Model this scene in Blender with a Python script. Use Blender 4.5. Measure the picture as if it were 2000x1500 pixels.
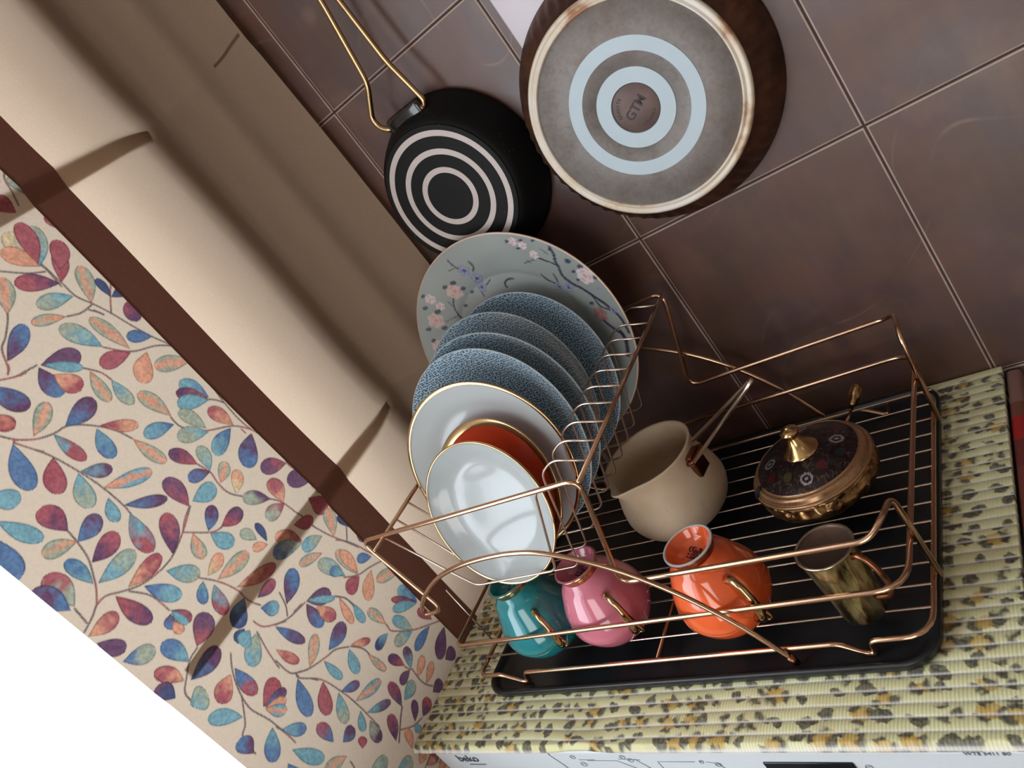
import bpy, bmesh, math, random
import numpy as np
from mathutils import Vector, Matrix
random.seed(7); np.random.seed(7)
for o in list(bpy.data.objects): bpy.data.objects.remove(o)
SC = bpy.context.scene
COL = SC.collection
PI = math.pi

# ---------------------------------------------------------------- camera
cd = bpy.data.cameras.new('camera'); cam = bpy.data.objects.new('camera', cd); COL.objects.link(cam)
cd.sensor_fit = 'HORIZONTAL'; cd.sensor_width = 36.0; cd.lens = 1559.755 * 36 / 2000
cd.clip_start = 0.02; cd.clip_end = 50
XR = Vector((0.71450161, 0.36989914, -0.59385358))      # image right in the world
XD = Vector((-0.29523516, -0.61012100, -0.73524728))    # image down
XF = Vector((-0.63428988, 0.70066182, -0.32672521))     # view direction
M = Matrix((XR, -XD, -XF)).transposed().to_4x4(); M.translation = Vector((0.60466, -0.76830, 0.54842))
cam.matrix_world = M
SC.camera = cam

# ---------------------------------------------------------------- sky, daylight, exposure
SC.view_settings.view_transform = 'Standard'; SC.view_settings.look = 'None'
SC.view_settings.exposure = -0.35; SC.view_settings.gamma = 1.0; SC.view_settings.use_curve_mapping = False
w = bpy.data.worlds.new('sky'); SC.world = w; w.use_nodes = True
bg = w.node_tree.nodes['Background']; bg.inputs[0].default_value = (0.86, 0.93, 1.0, 1); bg.inputs[1].default_value = 2.6
def area(name, loc, rot, sx, sy, power, col):
    l = bpy.data.lights.new(name, 'AREA'); l.shape = 'RECTANGLE'; l.size = sx; l.size_y = sy; l.energy = power; l.color = col
    o = bpy.data.objects.new(name, l); COL.objects.link(o); o.location = loc; o.rotation_euler = rot
    return o
# daylight entering through the open part of the window, left of the blind and behind it
area('window_daylight', (-0.62, -1.00, 0.75), (0, -PI/2, 0), 2.3, 2.0, 72, (0.84, 0.93, 1.0))
# fill added for sheen on the tiles, set behind an invented door opposite
area('added_front_fill', (0.50, -2.80, 0.17), (PI/2, 0, 0), 1.1, 1.95, 27, (1.0, 0.89, 0.80))
area('added_ceiling_fill', (1.55, -1.3, 1.68), (0, 0, 0), 0.35, 0.35, 0.8, (1.0, 0.80, 0.62))  # weak warm fill added overhead, out of view

# ---------------------------------------------------------------- helpers
def tag(o, label=None, cat=None, group=None, kind=None):
    if label: o['label'] = label
    if cat: o['category'] = cat
    if group: o['group'] = group
    if kind: o['kind'] = kind
    return o
def empty(name, loc=(0, 0, 0), label=None, cat=None, group=None):
    o = bpy.data.objects.new(name, None); COL.objects.link(o); o.location = loc; o.empty_display_size = 0.02
    return tag(o, label, cat, group)
def obj(name, verts, faces, m, parent=None, smooth=True, loc=None, mw=None):
    me = bpy.data.meshes.new(name)
    me.from_pydata([tuple(v) for v in verts], [], [tuple(f) for f in faces]); me.update()
    if smooth: me.polygons.foreach_set('use_smooth', [True] * len(me.polygons))
    if m: me.materials.append(m)
    o = bpy.data.objects.new(name, me); COL.objects.link(o)
    if parent: o.parent = parent
    if loc: o.location = loc
    if mw: o.matrix_local = mw
    return o
def grid_obj(name, P, m, parent=None, closed_u=False, cols=None, loc=None, mw=None):
    """P: (nu, nv, 3) array of points -> quad mesh, optional colour per vertex"""
    nu, nv = P.shape[:2]; me = bpy.data.meshes.new(name)
    i = np.arange(nu if closed_u else nu - 1); j = np.arange(nv - 1)
    I, J = np.meshgrid(i, j, indexing='ij'); I2 = (I + 1) % nu
    F = np.stack([I * nv + J, I2 * nv + J, I2 * nv + J + 1, I * nv + J + 1], -1).reshape(-1, 4)
    me.vertices.add(nu * nv); me.vertices.foreach_set('co', P.reshape(-1).astype(np.float32))
    me.loops.add(F.size); me.loops.foreach_set('vertex_index', F.reshape(-1).astype(np.int32))
    me.polygons.add(len(F)); me.polygons.foreach_set('loop_start', (np.arange(len(F)) * 4).astype(np.int32))
    me.polygons.foreach_set('loop_total', np.full(len(F), 4, np.int32))
    me.polygons.foreach_set('use_smooth', np.ones(len(F), bool))
    me.update(calc_edges=True); me.validate()
    if cols is not None:
        ca = me.color_attributes.new('print', 'FLOAT_COLOR', 'POINT')
        c4 = np.ones((nu * nv, 4), np.float32); c4[:, :3] = cols.reshape(-1, 3); ca.data.foreach_set('color', c4.reshape(-1))
    if m: me.materials.append(m)
    o = bpy.data.objects.new(name, me); COL.objects.link(o)
    if parent: o.parent = parent
    if loc: o.location = loc
    if mw: o.matrix_local = mw
    return o
def box(name, a, b, m, parent=None, bev=0.0, seg=3):
    bm = bmesh.new(); bmesh.ops.create_cube(bm, size=1)
    a = Vector(a); b = Vector(b)
    for v in bm.verts: v.co = Vector([(a[i] + b[i]) / 2 + v.co[i] * (b[i] - a[i]) for i in range(3)])
    if bev: bmesh.ops.bevel(bm, geom=bm.edges[:] , offset=bev, segments=seg, profile=0.5, affect='EDGES')
    me = bpy.data.meshes.new(name); bm.to_mesh(me); bm.free()
    if bev: me.polygons.foreach_set('use_smooth', [True] * len(me.polygons))
    me.materials.append(m); o = bpy.data.objects.new(name, me); COL.objects.link(o)
    if parent: o.parent = parent
    return o
def lathe_pts(prof, n=64, fn=None):
    P = np.zeros((n, len(prof), 3)); a = np.arange(n) * 2 * PI / n
    for j, (r, z) in enumerate(prof):
        P[:, j, 0] = r * np.cos(a); P[:, j, 1] = r * np.sin(a); P[:, j, 2] = z
    if fn: P = fn(P, a)
    return P
def smooth_prof(prof, k=4, sharp=()):
    """Catmull-Rom resample of an (r, z) profile"""
    p = [np.array(q, float) for q in prof]; out = []
    for i in range(len(p) - 1):
        p0 = p[i - 1] if i > 0 and i not in sharp else p[i]; p3 = p[i + 2] if i + 2 < len(p) and (i + 1) not in sharp else p[i + 1]
        for s in range(k):
            t = s / k
            q = 0.5 * (2 * p[i] + (p[i + 1] - p0) * t + (2 * p0 - 5 * p[i] + 4 * p[i + 1] - p3) * t * t + (3 * p[i] - p0 - 3 * p[i + 1] + p3) * t ** 3)
            out.append((max(q[0], 0.0), q[1]))
    out.append(tuple(p[-1])); return out
def lathe(name, prof, m, parent=None, n=72, fn=None, mw=None, loc=None, cols=None):
    return grid_obj(name, lathe_pts(prof, n, fn), m, parent, closed_u=True, mw=mw, loc=loc, cols=cols)
def fillet(pts, r, closed=False, n=6):
    pts = [Vector(p) for p in pts]; out = []; N = len(pts)
    for i, p in enumerate(pts):
        if not closed and i in (0, N - 1): out.append(p); continue
        a = pts[i - 1] - p; b = pts[(i + 1) % N] - p
        d = min(r, a.length * 0.48, b.length * 0.48)
        A = p + a.normalized() * d; B = p + b.normalized() * d
        for k in range(n + 1):
            t = k / n; out.append(A * (1 - t) ** 2 + p * 2 * t * (1 - t) + B * t * t)
    return out
def catmull(pts, k=8):
    p = [Vector(q) for q in pts]; out = []
    for i in range(len(p) - 1):
        p0 = p[max(i - 1, 0)]; p3 = p[min(i + 2, len(p) - 1)]
        for s in range(k):
            t = s / k
            out.append(0.5 * (2 * p[i] + (p[i + 1] - p0) * t + (2 * p0 - 5 * p[i] + 4 * p[i + 1] - p3) * t * t + (3 * p[i] - p0 - 3 * p[i + 1] + p3) * t ** 3))
    out.append(p[-1]); return out
def tube_data(pts, rad, closed=False, n=10):
    pts = [Vector(p) for p in pts]; N = len(pts)
    rads = rad if isinstance(rad, (list, tuple)) else [rad] * N
    T = []
    for i in range(N):
        if closed: t = pts[(i + 1) % N] - pts[i - 1]
        else: t = pts[min(i + 1, N - 1)] - pts[max(i - 1, 0)]
        T.append(t.normalized())
    up = Vector((0, 0, 1)) if abs(T[0].z) < 0.9 else Vector((1, 0, 0))
    nrm = T[0].cross(up).normalized(); V = []; F = []
    for i in range(N):
        nrm = (nrm - T[i] * nrm.dot(T[i])).normalized(); b = T[i].cross(nrm)
        for k in range(n):
            a = 2 * PI * k / n; V.append(pts[i] + (nrm * math.cos(a) + b * math.sin(a)) * rads[i])
    for i in range(N if closed else N - 1):
        for k in range(n):
            i2 = (i + 1) % N; F.append((i * n + k, i * n + (k + 1) % n, i2 * n + (k + 1) % n, i2 * n + k))
    if not closed:
        F.append(tuple(range(n))[::-1]); F.append(tuple((N - 1) * n + k for k in range(n)))
    return V, F
def tube(name, pts, rad, m, parent=None, closed=False, fl=0.0, n=10, smooth_path=False):
    if fl: pts = fillet(pts, fl, closed)
    if smooth_path: pts = catmull(pts)
    V, F = tube_data(pts, rad, closed, n)
    return obj(name, V, F, m, parent)
def copy_tree(o, parent=None):
    c = o.copy(); COL.objects.link(c); c.parent = parent
    for ch in [q for q in bpy.data.objects if q.parent == o]: copy_tree(ch, c)
    return c
def text(name, s, size, m, parent, mw, ext=0.0002, bold=0.0):
    cu = bpy.data.curves.new(name, 'FONT'); cu.body = s; cu.size = size; cu.extrude = ext; cu.offset = bold; cu.align_x = 'CENTER'; cu.align_y = 'CENTER'
    t = bpy.data.objects.new(name, cu); COL.objects.link(t)
    dg = bpy.context.evaluated_depsgraph_get(); me = bpy.data.meshes.new_from_object(t.evaluated_get(dg)); bpy.data.objects.remove(t)
    me.materials.clear(); me.materials.append(m)
    o = bpy.data.objects.new(name, me); COL.objects.link(o); o.parent = parent; o.matrix_local = mw
    return o
def frame(c, n, x=(1, 0, 0)):
    """matrix with local z along n, local x as near x as possible"""
    z = Vector(n).normalized(); y = z.cross(Vector(x)).normalized(); xx = y.cross(z)
    m = Matrix((xx, y, z)).transposed().to_4x4(); m.translation = Vector(c); return m

# ---------------------------------------------------------------- materials
class NT:
    def __init__(s, name):
        s.m = bpy.data.materials.new(name); s.m.use_nodes = True; s.t = s.m.node_tree; s.p = s.t.nodes['Principled BSDF']; s.out = s.t.nodes['Material Output']
    def n(s, typ, **kw):
        q = s.t.nodes.new(typ)
        for k, v in kw.items():
            if k.startswith('i_'): q.inputs[k[2:].replace('_', ' ')].default_value = v
            else: setattr(q, k, v)
        return q
    def l(s, a, b): s.t.links.new(a, b)
    def set(s, **kw):
        for k, v in kw.items():
            s.p.inputs[k.replace('_', ' ')].default_value = v
    def coord(s, sc=(1, 1, 1)):
        c = s.n('ShaderNodeTexCoord'); mp = s.n('ShaderNodeMapping'); mp.inputs['Scale'].default_value = sc; s.l(c.outputs['Object'], mp.inputs[0]); return mp.outputs[0]
    def noise(s, vec, scale, detail=4, rough=0.6):
        q = s.n('ShaderNodeTexNoise'); q.inputs['Scale'].default_value = scale; q.inputs['Detail'].default_value = detail; q.inputs['Roughness'].default_value = rough; s.l(vec, q.inputs['Vector']); return q
    def ramp(s, fac, stops):
        q = s.n('ShaderNodeValToRGB'); e = q.color_ramp.elements
        while len(e) > 1: e.remove(e[0])
        e[0].position = stops[0][0]; e[0].color = (*stops[0][1], 1)
        for p, c in stops[1:]:
            k = e.new(p); k.color = (*c, 1)
        s.l(fac, q.inputs[0]); return q.outputs[0]
    def mix(s, fac, a, b, mode='MIX'):
        q = s.n('ShaderNodeMix', data_type='RGBA', blend_type=mode)
        for sock, v in ((q.inputs[0], fac), (q.inputs[6], a), (q.inputs[7], b)):
            if hasattr(v, 'links') or hasattr(v, 'is_linked'): s.l(v, sock)
            elif isinstance(v, (int, float)): sock.default_value = v
            else: sock.default_value = (*v, 1)
        return q.outputs[2]
    def bump(s, h, strength, dist=0.001):
        b = s.n('ShaderNodeBump'); b.inputs['Strength'].default_value = strength; b.inputs['Distance'].default_value = dist; s.l(h, b.inputs['Height']); s.l(b.outputs[0], s.p.inputs['Normal']); return b
def srgb(r, g, b):
    f = lambda c: (c / 255 / 12.92) if c / 255 <= 0.04045 else ((c / 255 + 0.055) / 1.055) ** 2.4
    return (f(r), f(g), f(b))
def simple(name, col, rough=0.5, metal=0.0, var=0.0, vs=60, coat=0.0, bump=0.0, bs=300, spec=None, lo=None):
    q = NT(name); q.set(Roughness=rough, Metallic=metal)
    v = q.coord()
    if var:
        nz = q.noise(v, vs); q.l(q.ramp(nz.outputs[0], [(0.3, lo or tuple(c * (1 - var) for c in col)), (0.7, col)]), q.p.inputs['Base Color'])
    else: q.p.inputs['Base Color'].default_value = (*col, 1)
    if coat: q.set(Coat_Weight=coat, Coat_Roughness=0.04)
    if spec is not None: q.p.inputs['Specular IOR Level'].default_value = spec
    if bump: q.bump(q.noise(v, bs, 3).outputs[0], bump)
    return q.m
def vcol(name, rough=0.5, metal=0.0, coat=0.0, grain=0.0, bump=0.0, bs=1500, trans=0.0):
    q = NT(name); q.set(Roughness=rough, Metallic=metal)
    a = q.n('ShaderNodeVertexColor', layer_name='print'); c = a.outputs[0]; v = q.coord()
    if grain:
        nz = q.noise(v, 900, 2); c = q.mix(grain, c, q.ramp(nz.outputs[0], [(0.3, (0.55, 0.55, 0.55)), (0.7, (1, 1, 1))]), 'MULTIPLY')
    q.l(c, q.p.inputs['Base Color'])
    if coat: q.set(Coat_Weight=coat, Coat_Roughness=0.05)
    if bump: q.bump(q.noise(v, bs, 2).outputs[0], bump, 0.0005)
    if trans:
        t = q.n('ShaderNodeBsdfTranslucent'); q.l(c, t.inputs[0]); mx = q.n('ShaderNodeMixShader'); mx.inputs[0].default_value = trans
        q.l(q.p.outputs[0], mx.inputs[1]); q.l(t.outputs[0], mx.inputs[2]); q.l(mx.outputs[0], q.out.inputs[0])
    return q.m
ROSE = simple('rose_gold_wire', srgb(214, 172, 142), 0.2, 1.0, 0.14, 40)
ROSE_THIN = simple('pale_gold_wire', srgb(236, 216, 202), 0.26, 1.0)
GOLD = simple('polished_gold', srgb(196, 164, 122), 0.16, 1.0, 0.12, 80)
COPPER = simple('dark_copper', srgb(150, 98, 72), 0.28, 1.0, 0.2, 60)
LEAVES = """-3107,6303,-2866,6564,151,RR -3121,6301,-3470,6535,169,PR -3114,6133,-3474,6257,151,TG -3029,5978,-2812,6331,165,OG -2815,5914,-2788,6149,93,DD -2815,5914,-2579,5899,108,DD -2615,5788,-2835,5595,175,RP -3330,6015,-3639,6158,108,OG -3286,5575,-3459,5980,188,TG -3086,5396,-3157,5878,154,OG -2794,5350,-3013,5515,130,BB -3108,5363,-3453,5462,163,RR -2968,5266,-3268,5063,191,OO -2647,4898,-3027,5109,168,GO -4071,6001,-3689,6173,156,PB -3742,6335,-3513,6642,169,GO -2635,5099,-2608,5404,89,GG -3876,5800,-3511,5653,195,PP -3858,5797,-3593,5538,103,TT -3901,5797,-3962,5461,181,PB -3849,5662,-3754,5393,188,OR -3568,5481,-3662,5131,138,OG -3476,5285,-3509,4962,135,TG -3301,4612,-3368,5019,162,OG -2824,4479,-2943,4820,174,BT -2840,4465,-3064,4763,146,RP -2848,4459,-3154,4668,159,TT -2613,4764,-2575,4894,78,DD -4342,5930,-4250,5556,188,BP -4565,5741,-4455,5507,152,OR -4412,5341,-4085,5495,145,GO -4144,5227,-3745,5240,183,BP -3907,5026,-3623,4770,122,RO -4270,5246,-4251,4866,129,TR -3946,5024,-4059,4706,158,TB -3772,4715,-3715,4311,135,GO -3345,4533,-3666,4668,149,BT -3117,4261,-3191,4608,148,GG -3132,4220,-3426,4421,166,TG -2853,4077,-2926,4403,165,OR -2900,4078,-3276,4011,167,BT -2762,3868,-3118,3649,214,PB -2708,4130,-2566,4440,148,OG -2657,4529,-2520,4608,72,OO -2598,3890,-2593,4114,188,GT -2512,3373,-2593,3626,116,TT -4584,5407,-4798,4997,192,BB -4431,5087,-4665,4813,184,RR -5048,5206,-4923,4984,176,TT -4362,4826,-4138,4631,133,TP -4386,4825,-4567,4516,177,TG -4338,4567,-3876,4349,144,TO -4326,4313,-3979,4044,118,BP -3488,4064,-3603,4375,149,RP -3440,3921,-3319,4188,144,TG -3447,3914,-3680,4036,133,PB -3464,3751,-3240,3865,131,OG -3430,3548,-3210,3710,136,YO -3885,3825,-3840,4209,182,RP -3823,3842,-3522,3768,181,TT -2723,3337,-3008,3527,175,RP -2530,2982,-2894,3194,199,PP -2457,2865,-2734,2896,197,TO -3111,3074,-3008,3367,184,OR -3190,3214,-3408,3469,151,PG -3111,3059,-3398,3111,153,RG -4850,4503,-4860,4830,203,PR -4869,4376,-4547,4401,166,BP -5174,4999,-5049,4601,147,TT -5298,4949,-5446,4506,259,BB -4863,4382,-5150,4521,147,OG -5056,4000,-5053,4336,138,TB -4924,4150,-4560,4161,177,PR -4339,4218,-4495,3800,190,TR -4370,4468,-4496,4245,125,TT -5025,3976,-4580,3923,172,TG -4884,3741,-4438,3709,150,OR -4361,3621,-4090,3955,183,PR -3939,3505,-3699,3652,138,BP -3809,3434,-3509,3382,156,RP -4063,3614,-4192,3358,142,GO -3940,3478,-3858,3204,173,TT -4526,3568,-4326,3277,169,TG -4290,3207,-4016,3240,126,YO -4249,3101,-3813,3024,156,OG -4355,3213,-4540,3061,114,TB -4308,3101,-4477,2810,152,TR -4184,2894,-3692,2678,146,OR -3647,3041,-3701,3245,120,GG -3583,2940,-3513,3170,86,DD -3598,2913,-3756,3017,97,OO -3267,2602,-3479,2913,162,RO -3283,2589,-3645,2802,180,GB -2863,2885,-2759,2592,203,RR -3234,2824,-2994,2655,144,RR -2943,2320,-2743,2606,164,OG -2721,2251,-2706,2442,111,DD -2721,2251,-2501,2223,138,DD -3042,2445,-3338,2544,147,GT -3189,2313,-3493,2462,113,OG -3190,1902,-3301,2301,173,TG -3067,1788,-3042,2194,154,OG -3919,2302,-3561,2480,179,PB -4144,2522,-4004,2346,150,BT -4196,2749,-4480,2611,202,BD -4092,2621,-3811,2578,122,PR -4419,2531,-4588,2518,119,DD -4359,2394,-4668,2225,185,GT -4395,2471,-4579,2447,161,TT -4774,3636,-4615,3279,162,BT -5011,3778,-4985,3347,168,RP -5410,3702,-5110,3640,151,OR -4779,3276,-4732,3051,135,PR -4779,3276,-4780,3056,85,TT -4804,3253,-4928,3164,107,PB -4844,3193,-4877,3042,101,OO -4890,2848,-4570,2971,208,RP -5039,2811,-5056,3141,170,TB -5391,3308,-5141,3144,160,BG -5184,2716,-5290,3018,142,OR -5403,3601,-5301,3359,146,PP -5298,3980,-5246,4365,204,GR -5340,3982,-5420,4354,191,BP -5142,2670,-4733,2624,188,BP -4854,2365,-5130,2276,185,OR -4785,2373,-4845,2008,152,BR -5308,2509,-5129,2450,217,TG -5085,1985,-5292,2282,148,TT -4891,1863,-4581,1907,188,RR -4880,1846,-4603,1751,118,BP -4886,1840,-4685,1683,110,OO -4893,1835,-4766,1615,121,TO -4979,1655,-5233,1429,162,TB -5281,1663,-5264,1882,165,PB -5340,2670,-5387,2906,154,DP -2589,7060,-2733,7381,151,TG -2914,7064,-3026,7280,165,RR -2578,6918,-2709,6765,171,RR -3150,6535,-2870,6882,182,TG -3157,6540,-3149,6959,231,GY -3150,6558,-2956,6977,184,RR -3150,6535,-3323,6846,179,OO -3024,6407,-2781,6647,175,RR -2640,6180,-2617,6570,127,RO -2282,7258,-2571,7296,105,GG -2717,2240,-2677,2424,127,DD -2705,2227,-2484,2196,131,DD -2493,1996,-2734,2051,179,RP -3049,1786,-3002,2146,138,OO -2768,1763,-2935,1908,114,BB -3202,1943,-3270,2115,122,TB -3061,1753,-3319,1761,166,RR -2891,1670,-3210,1487,159,OO -2571,1319,-2939,1538,141,OG -2746,888,-2800,1226,173,BT -2752,884,-2975,1221,93,PR -2759,879,-3060,1133,123,TT -3740,2129,-3464,1934,173,PP -3731,2137,-3474,1855,85,TT -3757,2115,-3825,1788,161,PB -3700,1991,-3645,1703,154,OR -4186,2264,-4089,1863,120,BP -4364,2107,-4300,1790,107,OR -3318,1015,-3577,1048,115,TD -3058,735,-3136,1073,143,GT -3078,731,-3366,864,141,TG -3749,1364,-3538,1170,87,OR -3793,1357,-3946,1096,136,TT -3684,1116,-3681,783,95,GO -4100,1551,-4111,1233,105,TT -3975,1565,-3604,1576,170,BP -4266,1653,-3934,1803,131,OG -3430,1819,-3543,1479,108,OO -3359,1621,-3435,1360,110,TT -3256,1100,-3287,1417,130,OG -2714,360,-3098,199,168,PP -2856,554,-3235,568,125,BB -3473,593,-3534,855,123,RP -3446,495,-3282,712,125,TP -3465,501,-3682,527,112,PP -3476,356,-3206,428,110,OO -3454,202,-3177,266,104,OO -3875,367,-3756,672,140,PR -3798,375,-3532,374,146,TG -4225,1170,-4009,1012,103,BP -4204,951,-3807,783,123,TO -4212,750,-3919,532,99,TP -4252,1191,-4465,922,145,TG -4275,1428,-4532,1173,169,RR -4437,1711,-4662,1350,168,BB -4242,834,-4404,674,104,TT -4248,669,-4366,419,145,GP -4937,1551,-4777,1305,129,TB -4699,941,-4661,1220,143,BR -4635,840,-4430,811,140,BP -4231,227,-4035,465,138,PR -3904,107,-3701,253,102,PP -3788,35,-3555,81,141,PR -4143,68,-4044,159,91,OO -4545,584,-4445,660,111,RR -2622,210,-2571,395,148,GG -3037,116,-2842,60,158,PP -3470,61,-3277,12,142,PP -2774,570,-2817,827,125,RR -3913,101,-3952,-24,97,TT -4167,-22,-4030,172,110,OO -4243,-208,-4079,-187,114,OO -4204,-299,-3974,-381,135,OR -4444,43,-4272,-110,171,TG -4134,-492,-3989,-515,109,OO"""
STEMS = """-3120,6587,-3107,6303,-3100,6123,-3021,5961,-2948,5788,-2880,5578,-2794,5350,-2699,5149,-2663,4911,-2660,4722,-2705,4487,-2735,4293,-2748,4082,-2730,3895,-2643,3584,-2722,3306,-2687,3213 -3286,5575,-3166,5433,-3050,5343,-2839,5256,-2699,5149 -3330,6015,-3192,5963,-3043,5964 -2948,5788,-2778,5961,-2628,6079 -3480,6686,-3298,6544,-3148,6469 -4307,5946,-4130,5857,-4041,5841,-3901,5820 -3600,5543,-3502,5404,-3476,5285 -4640,5584,-4549,5432,-4419,5312,-4270,5246,-4138,5222,-4030,5148,-3920,5025,-3833,4897,-3772,4715 -3315,4612,-3317,4481,-3237,4342,-3117,4233,-2860,4070,-2730,3895 -2840,4465,-2776,4397,-2735,4321 -4573,5408,-4492,5240,-4431,5087,-4373,4837,-4337,4603,-4326,4313,-4360,4116 -3488,4064,-3454,3908,-3486,3745,-3452,3556,-3190,3214,-3119,3067,-3096,2878,-3031,2564 -3885,3825,-4015,3772,-4123,3700 -3688,6474,-3742,6335,-3907,6188,-4018,6117,-4102,5958,-4152,5908 -3875,3822,-4119,3703,-4380,3615,-4591,3617,-4790,3668,-4940,3756,-5062,3841,-5171,3846,-5260,3804,-5400,3754 -4850,4503,-4869,4376,-4915,4202,-5003,4052,-5070,3954,-5171,3846 -4126,3697,-3919,3470,-3789,3426 -4897,3705,-4799,3519,-4790,3290 -4359,3260,-4262,3089,-4204,2904,-4185,2706,-4123,2540 -4301,2498,-4266,2363,-4065,2195 -4359,2394,-4436,2165,-4486,1958 -4703,2496,-4823,2366,-4933,2167,-4983,1969,-4949,1734,-4941,1471 -4890,2835,-5022,2815,-5156,2718,-5253,2630,-5273,2516 -5309,3969,-5334,3796 -3043,2616,-2976,2388,-2874,2148,-2805,1973 -4948,2129,-5119,1930,-5231,1860,-5270,1646 -3879,2450,-3934,2304,-4008,2214 -2641,7464,-2761,7375,-2844,7112 -3136,6572,-3123,6472,-3137,6273 -2954,2274,-2870,2157,-2795,1981,-2743,1806,-2613,1538,-2597,1350,-2618,1031,-2575,804 -3214,1911,-3061,1776,-2879,1703,-2652,1583,-2560,1477 -2851,2159,-2736,2261 -3443,1844,-3387,1753,-3377,1648,-3389,1570 -4170,2269,-4029,2193,-3907,2161,-3757,2133 -3779,1368,-3909,1495,-4042,1546,-4259,1643,-4404,1754,-4454,1842,-4452,2034 -4404,1754,-4422,1691,-4278,1460,-4228,1193,-4212,962,-4222,707,-4237,515 -3456,1870,-3385,1746,-3368,1613 -3256,1100,-3261,1058,-3261,980,-3058,735,-2815,541,-2688,420,-2664,160 -3437,482,-3467,323,-3459,209,-3412,101 -3482,586,-3455,488 -3871,361,-3987,314,-4216,183 -4102,248,-3958,107,-3806,41 -3758,1348,-3682,1208,-3675,1085 -4955,1614,-4941,1502,-4951,1337 -3875,367,-4098,251,-4218,186"""
BLOOMS = "-143,1096,69,v -79,939,69,v -114,816,60,v -454,934,103,p -932,737,99,p 1238,422,101,w 816,874,53,w 769,1025,49,w 700,1117,50,w -784,1002,64,w -750,864,54,w -1138,436,79,p 1110,-51,87,q 928,363,53,v 809,416,50,v 1312,-46,42,v -515,1038,37,g -383,1033,41,g -336,914,37,g -926,940,35,g -831,820,43,g -1092,688,36,g -908,600,40,g -831,1079,30,g -278,824,28,g -478,713,29,g 632,1150,29,g 796,1090,25,g 696,1020,25,g 929,1026,24,g 1158,644,37,g 1256,540,34,g 1134,518,27,g 1121,406,27,g 1345,363,27,g 1296,229,27,v 1085,102,31,g 1152,667,24,g 1046,853,24,g -1141,532,32,g"
TWIGS = "1067,882,1055,790,1011,713,991,624,961,519,1007,398,1091,300,1164,188,1237,76,1293,-28,1339,-148,1343,-270,1335,-348/9 979,669,918,737,839,814/5 -650,607,-626,732,-563,839,-488,894/4 -829,659,-669,649,-629,598/3 -618,773,-623,865/3 -205,1304,-209,1221,-172,1141/5 -319,1187,-197,1173/3 4,1164,1,1082,-46,1041/5 52,848,-54,811,-105,812/4 -163,708,-150,789/4 707,634,731,542,794,473/5 862,584,853,508,826,439/5 333,732,254,757,191,723,194,679/6 1237,-307,1240,-431,1162,-587/14 1101,-128,1159,-234,1249,-353/9 1164,188,1173,44,1283,-44/5 625,834,778,823/3 681,848,693,802/3 947,900,987,803/3"
TW = (1.0, 1.0, 1.0)
# ================================================================ THE SETTING
def tile_material():
    q = NT('brown_marbled_tile'); v = q.coord()
    a = q.noise(v, 6.0, 5, 0.6); b = q.noise(v, 10, 3, 0.5); vs = q.coord((1, 1, 0.16)); c = q.noise(vs, 60, 3, 0.5)
    base = q.ramp(a.outputs[0], [(0.34, srgb(62, 40, 36)), (0.46, srgb(88, 62, 50)), (0.54, srgb(78, 60, 62)), (0.66, srgb(110, 84, 70))])
    warm = q.ramp(b.outputs[0], [(0.42, srgb(84, 60, 52)), (0.64, srgb(108, 60, 46))])
    col = q.mix(0.35, base, warm)
    l1 = q.ramp(q.noise(v, 3.4, 1.0).outputs[0], [(0.4955, (0, 0, 0)), (0.4975, (1, 1, 1)), (0.4995, (0, 0, 0)), (0.5610, (0, 0, 0)), (0.5628, (1, 1, 1)), (0.5646, (0, 0, 0))])
    pm = q.ramp(q.noise(v, 13, 2).outputs[0], [(0.46, (0, 0, 0)), (0.62, (0.5, 0.5, 0.5))])
    col = q.mix(q.mix(1.0, l1, pm, 'MULTIPLY'), col, srgb(150, 120, 104))
    col = q.mix(0.6, col, q.ramp(c.outputs[0], [(0.3, (0.66, 0.66, 0.66)), (0.7, (1, 1, 1))]), 'MULTIPLY')
    q.l(col, q.p.inputs['Base Color']); q.l(q.ramp(b.outputs[0], [(0.3, (0.34,) * 3), (0.7, (0.46,) * 3)]), q.p.inputs['Roughness'])
    q.bump(a.outputs[0], 0.08, 0.002); q.set(Specular_IOR_Level=0.72)
    return q.m
TILE = tile_material(); GROUT = simple('tile_grout', srgb(60, 44, 40), 0.8, 0, 0.2); EDGEM = simple('highlight_tile_edge', srgb(176, 152, 140), 0.4, 0, 0.3, 40)  # pale bevel colour paints in the twin highlights along the grout
PAINT = simple('warm_white_paint', srgb(178, 166, 154), 0.8); FLOORM = simple('beige_floor_tile', srgb(88, 76, 66), 0.5, 0, 0.2, 5)
xs = [-0.5345, -0.2875, -0.0405, 0.1935, 0.4425, 0.689, 0.9355, 1.182, 1.4285, 1.675, 1.92, 2.2]
zs = [-0.906, -0.606, -0.306, -0.006, 0.294, 0.600, 0.900, 1.2, 1.5, 1.8]
V = []; F = []
g, bv, dp = 0.0004, 0.0023, 0.0011
for i in range(len(xs) - 1):
    for k in range(len(zs) - 1):
        a, b, c, d = xs[i] + g, xs[i + 1] - g, zs[k] + g, zs[k + 1] - g; n = len(V)
        V += [(a, dp + .001, c), (b, dp + .001, c), (b, dp + .001, d), (a, dp + .001, d),
              (a + bv * .45, dp * .25, c + bv * .45), (b - bv * .45, dp * .25, c + bv * .45), (b - bv * .45, dp * .25, d - bv * .45), (a + bv * .45, dp * .25, d - bv * .45),
              (a + bv, 0, c + bv), (b - bv, 0, c + bv), (b - bv, 0, d - bv), (a + bv, 0, d - bv)]
        for r in (0, 4):
            for s in range(4): t = (s + 1) % 4; F.append((n + r + s, n + r + t, n + r + 4 + t, n + r + 4 + s))
        F.append((n + 8, n + 9, n + 10, n + 11))
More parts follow.
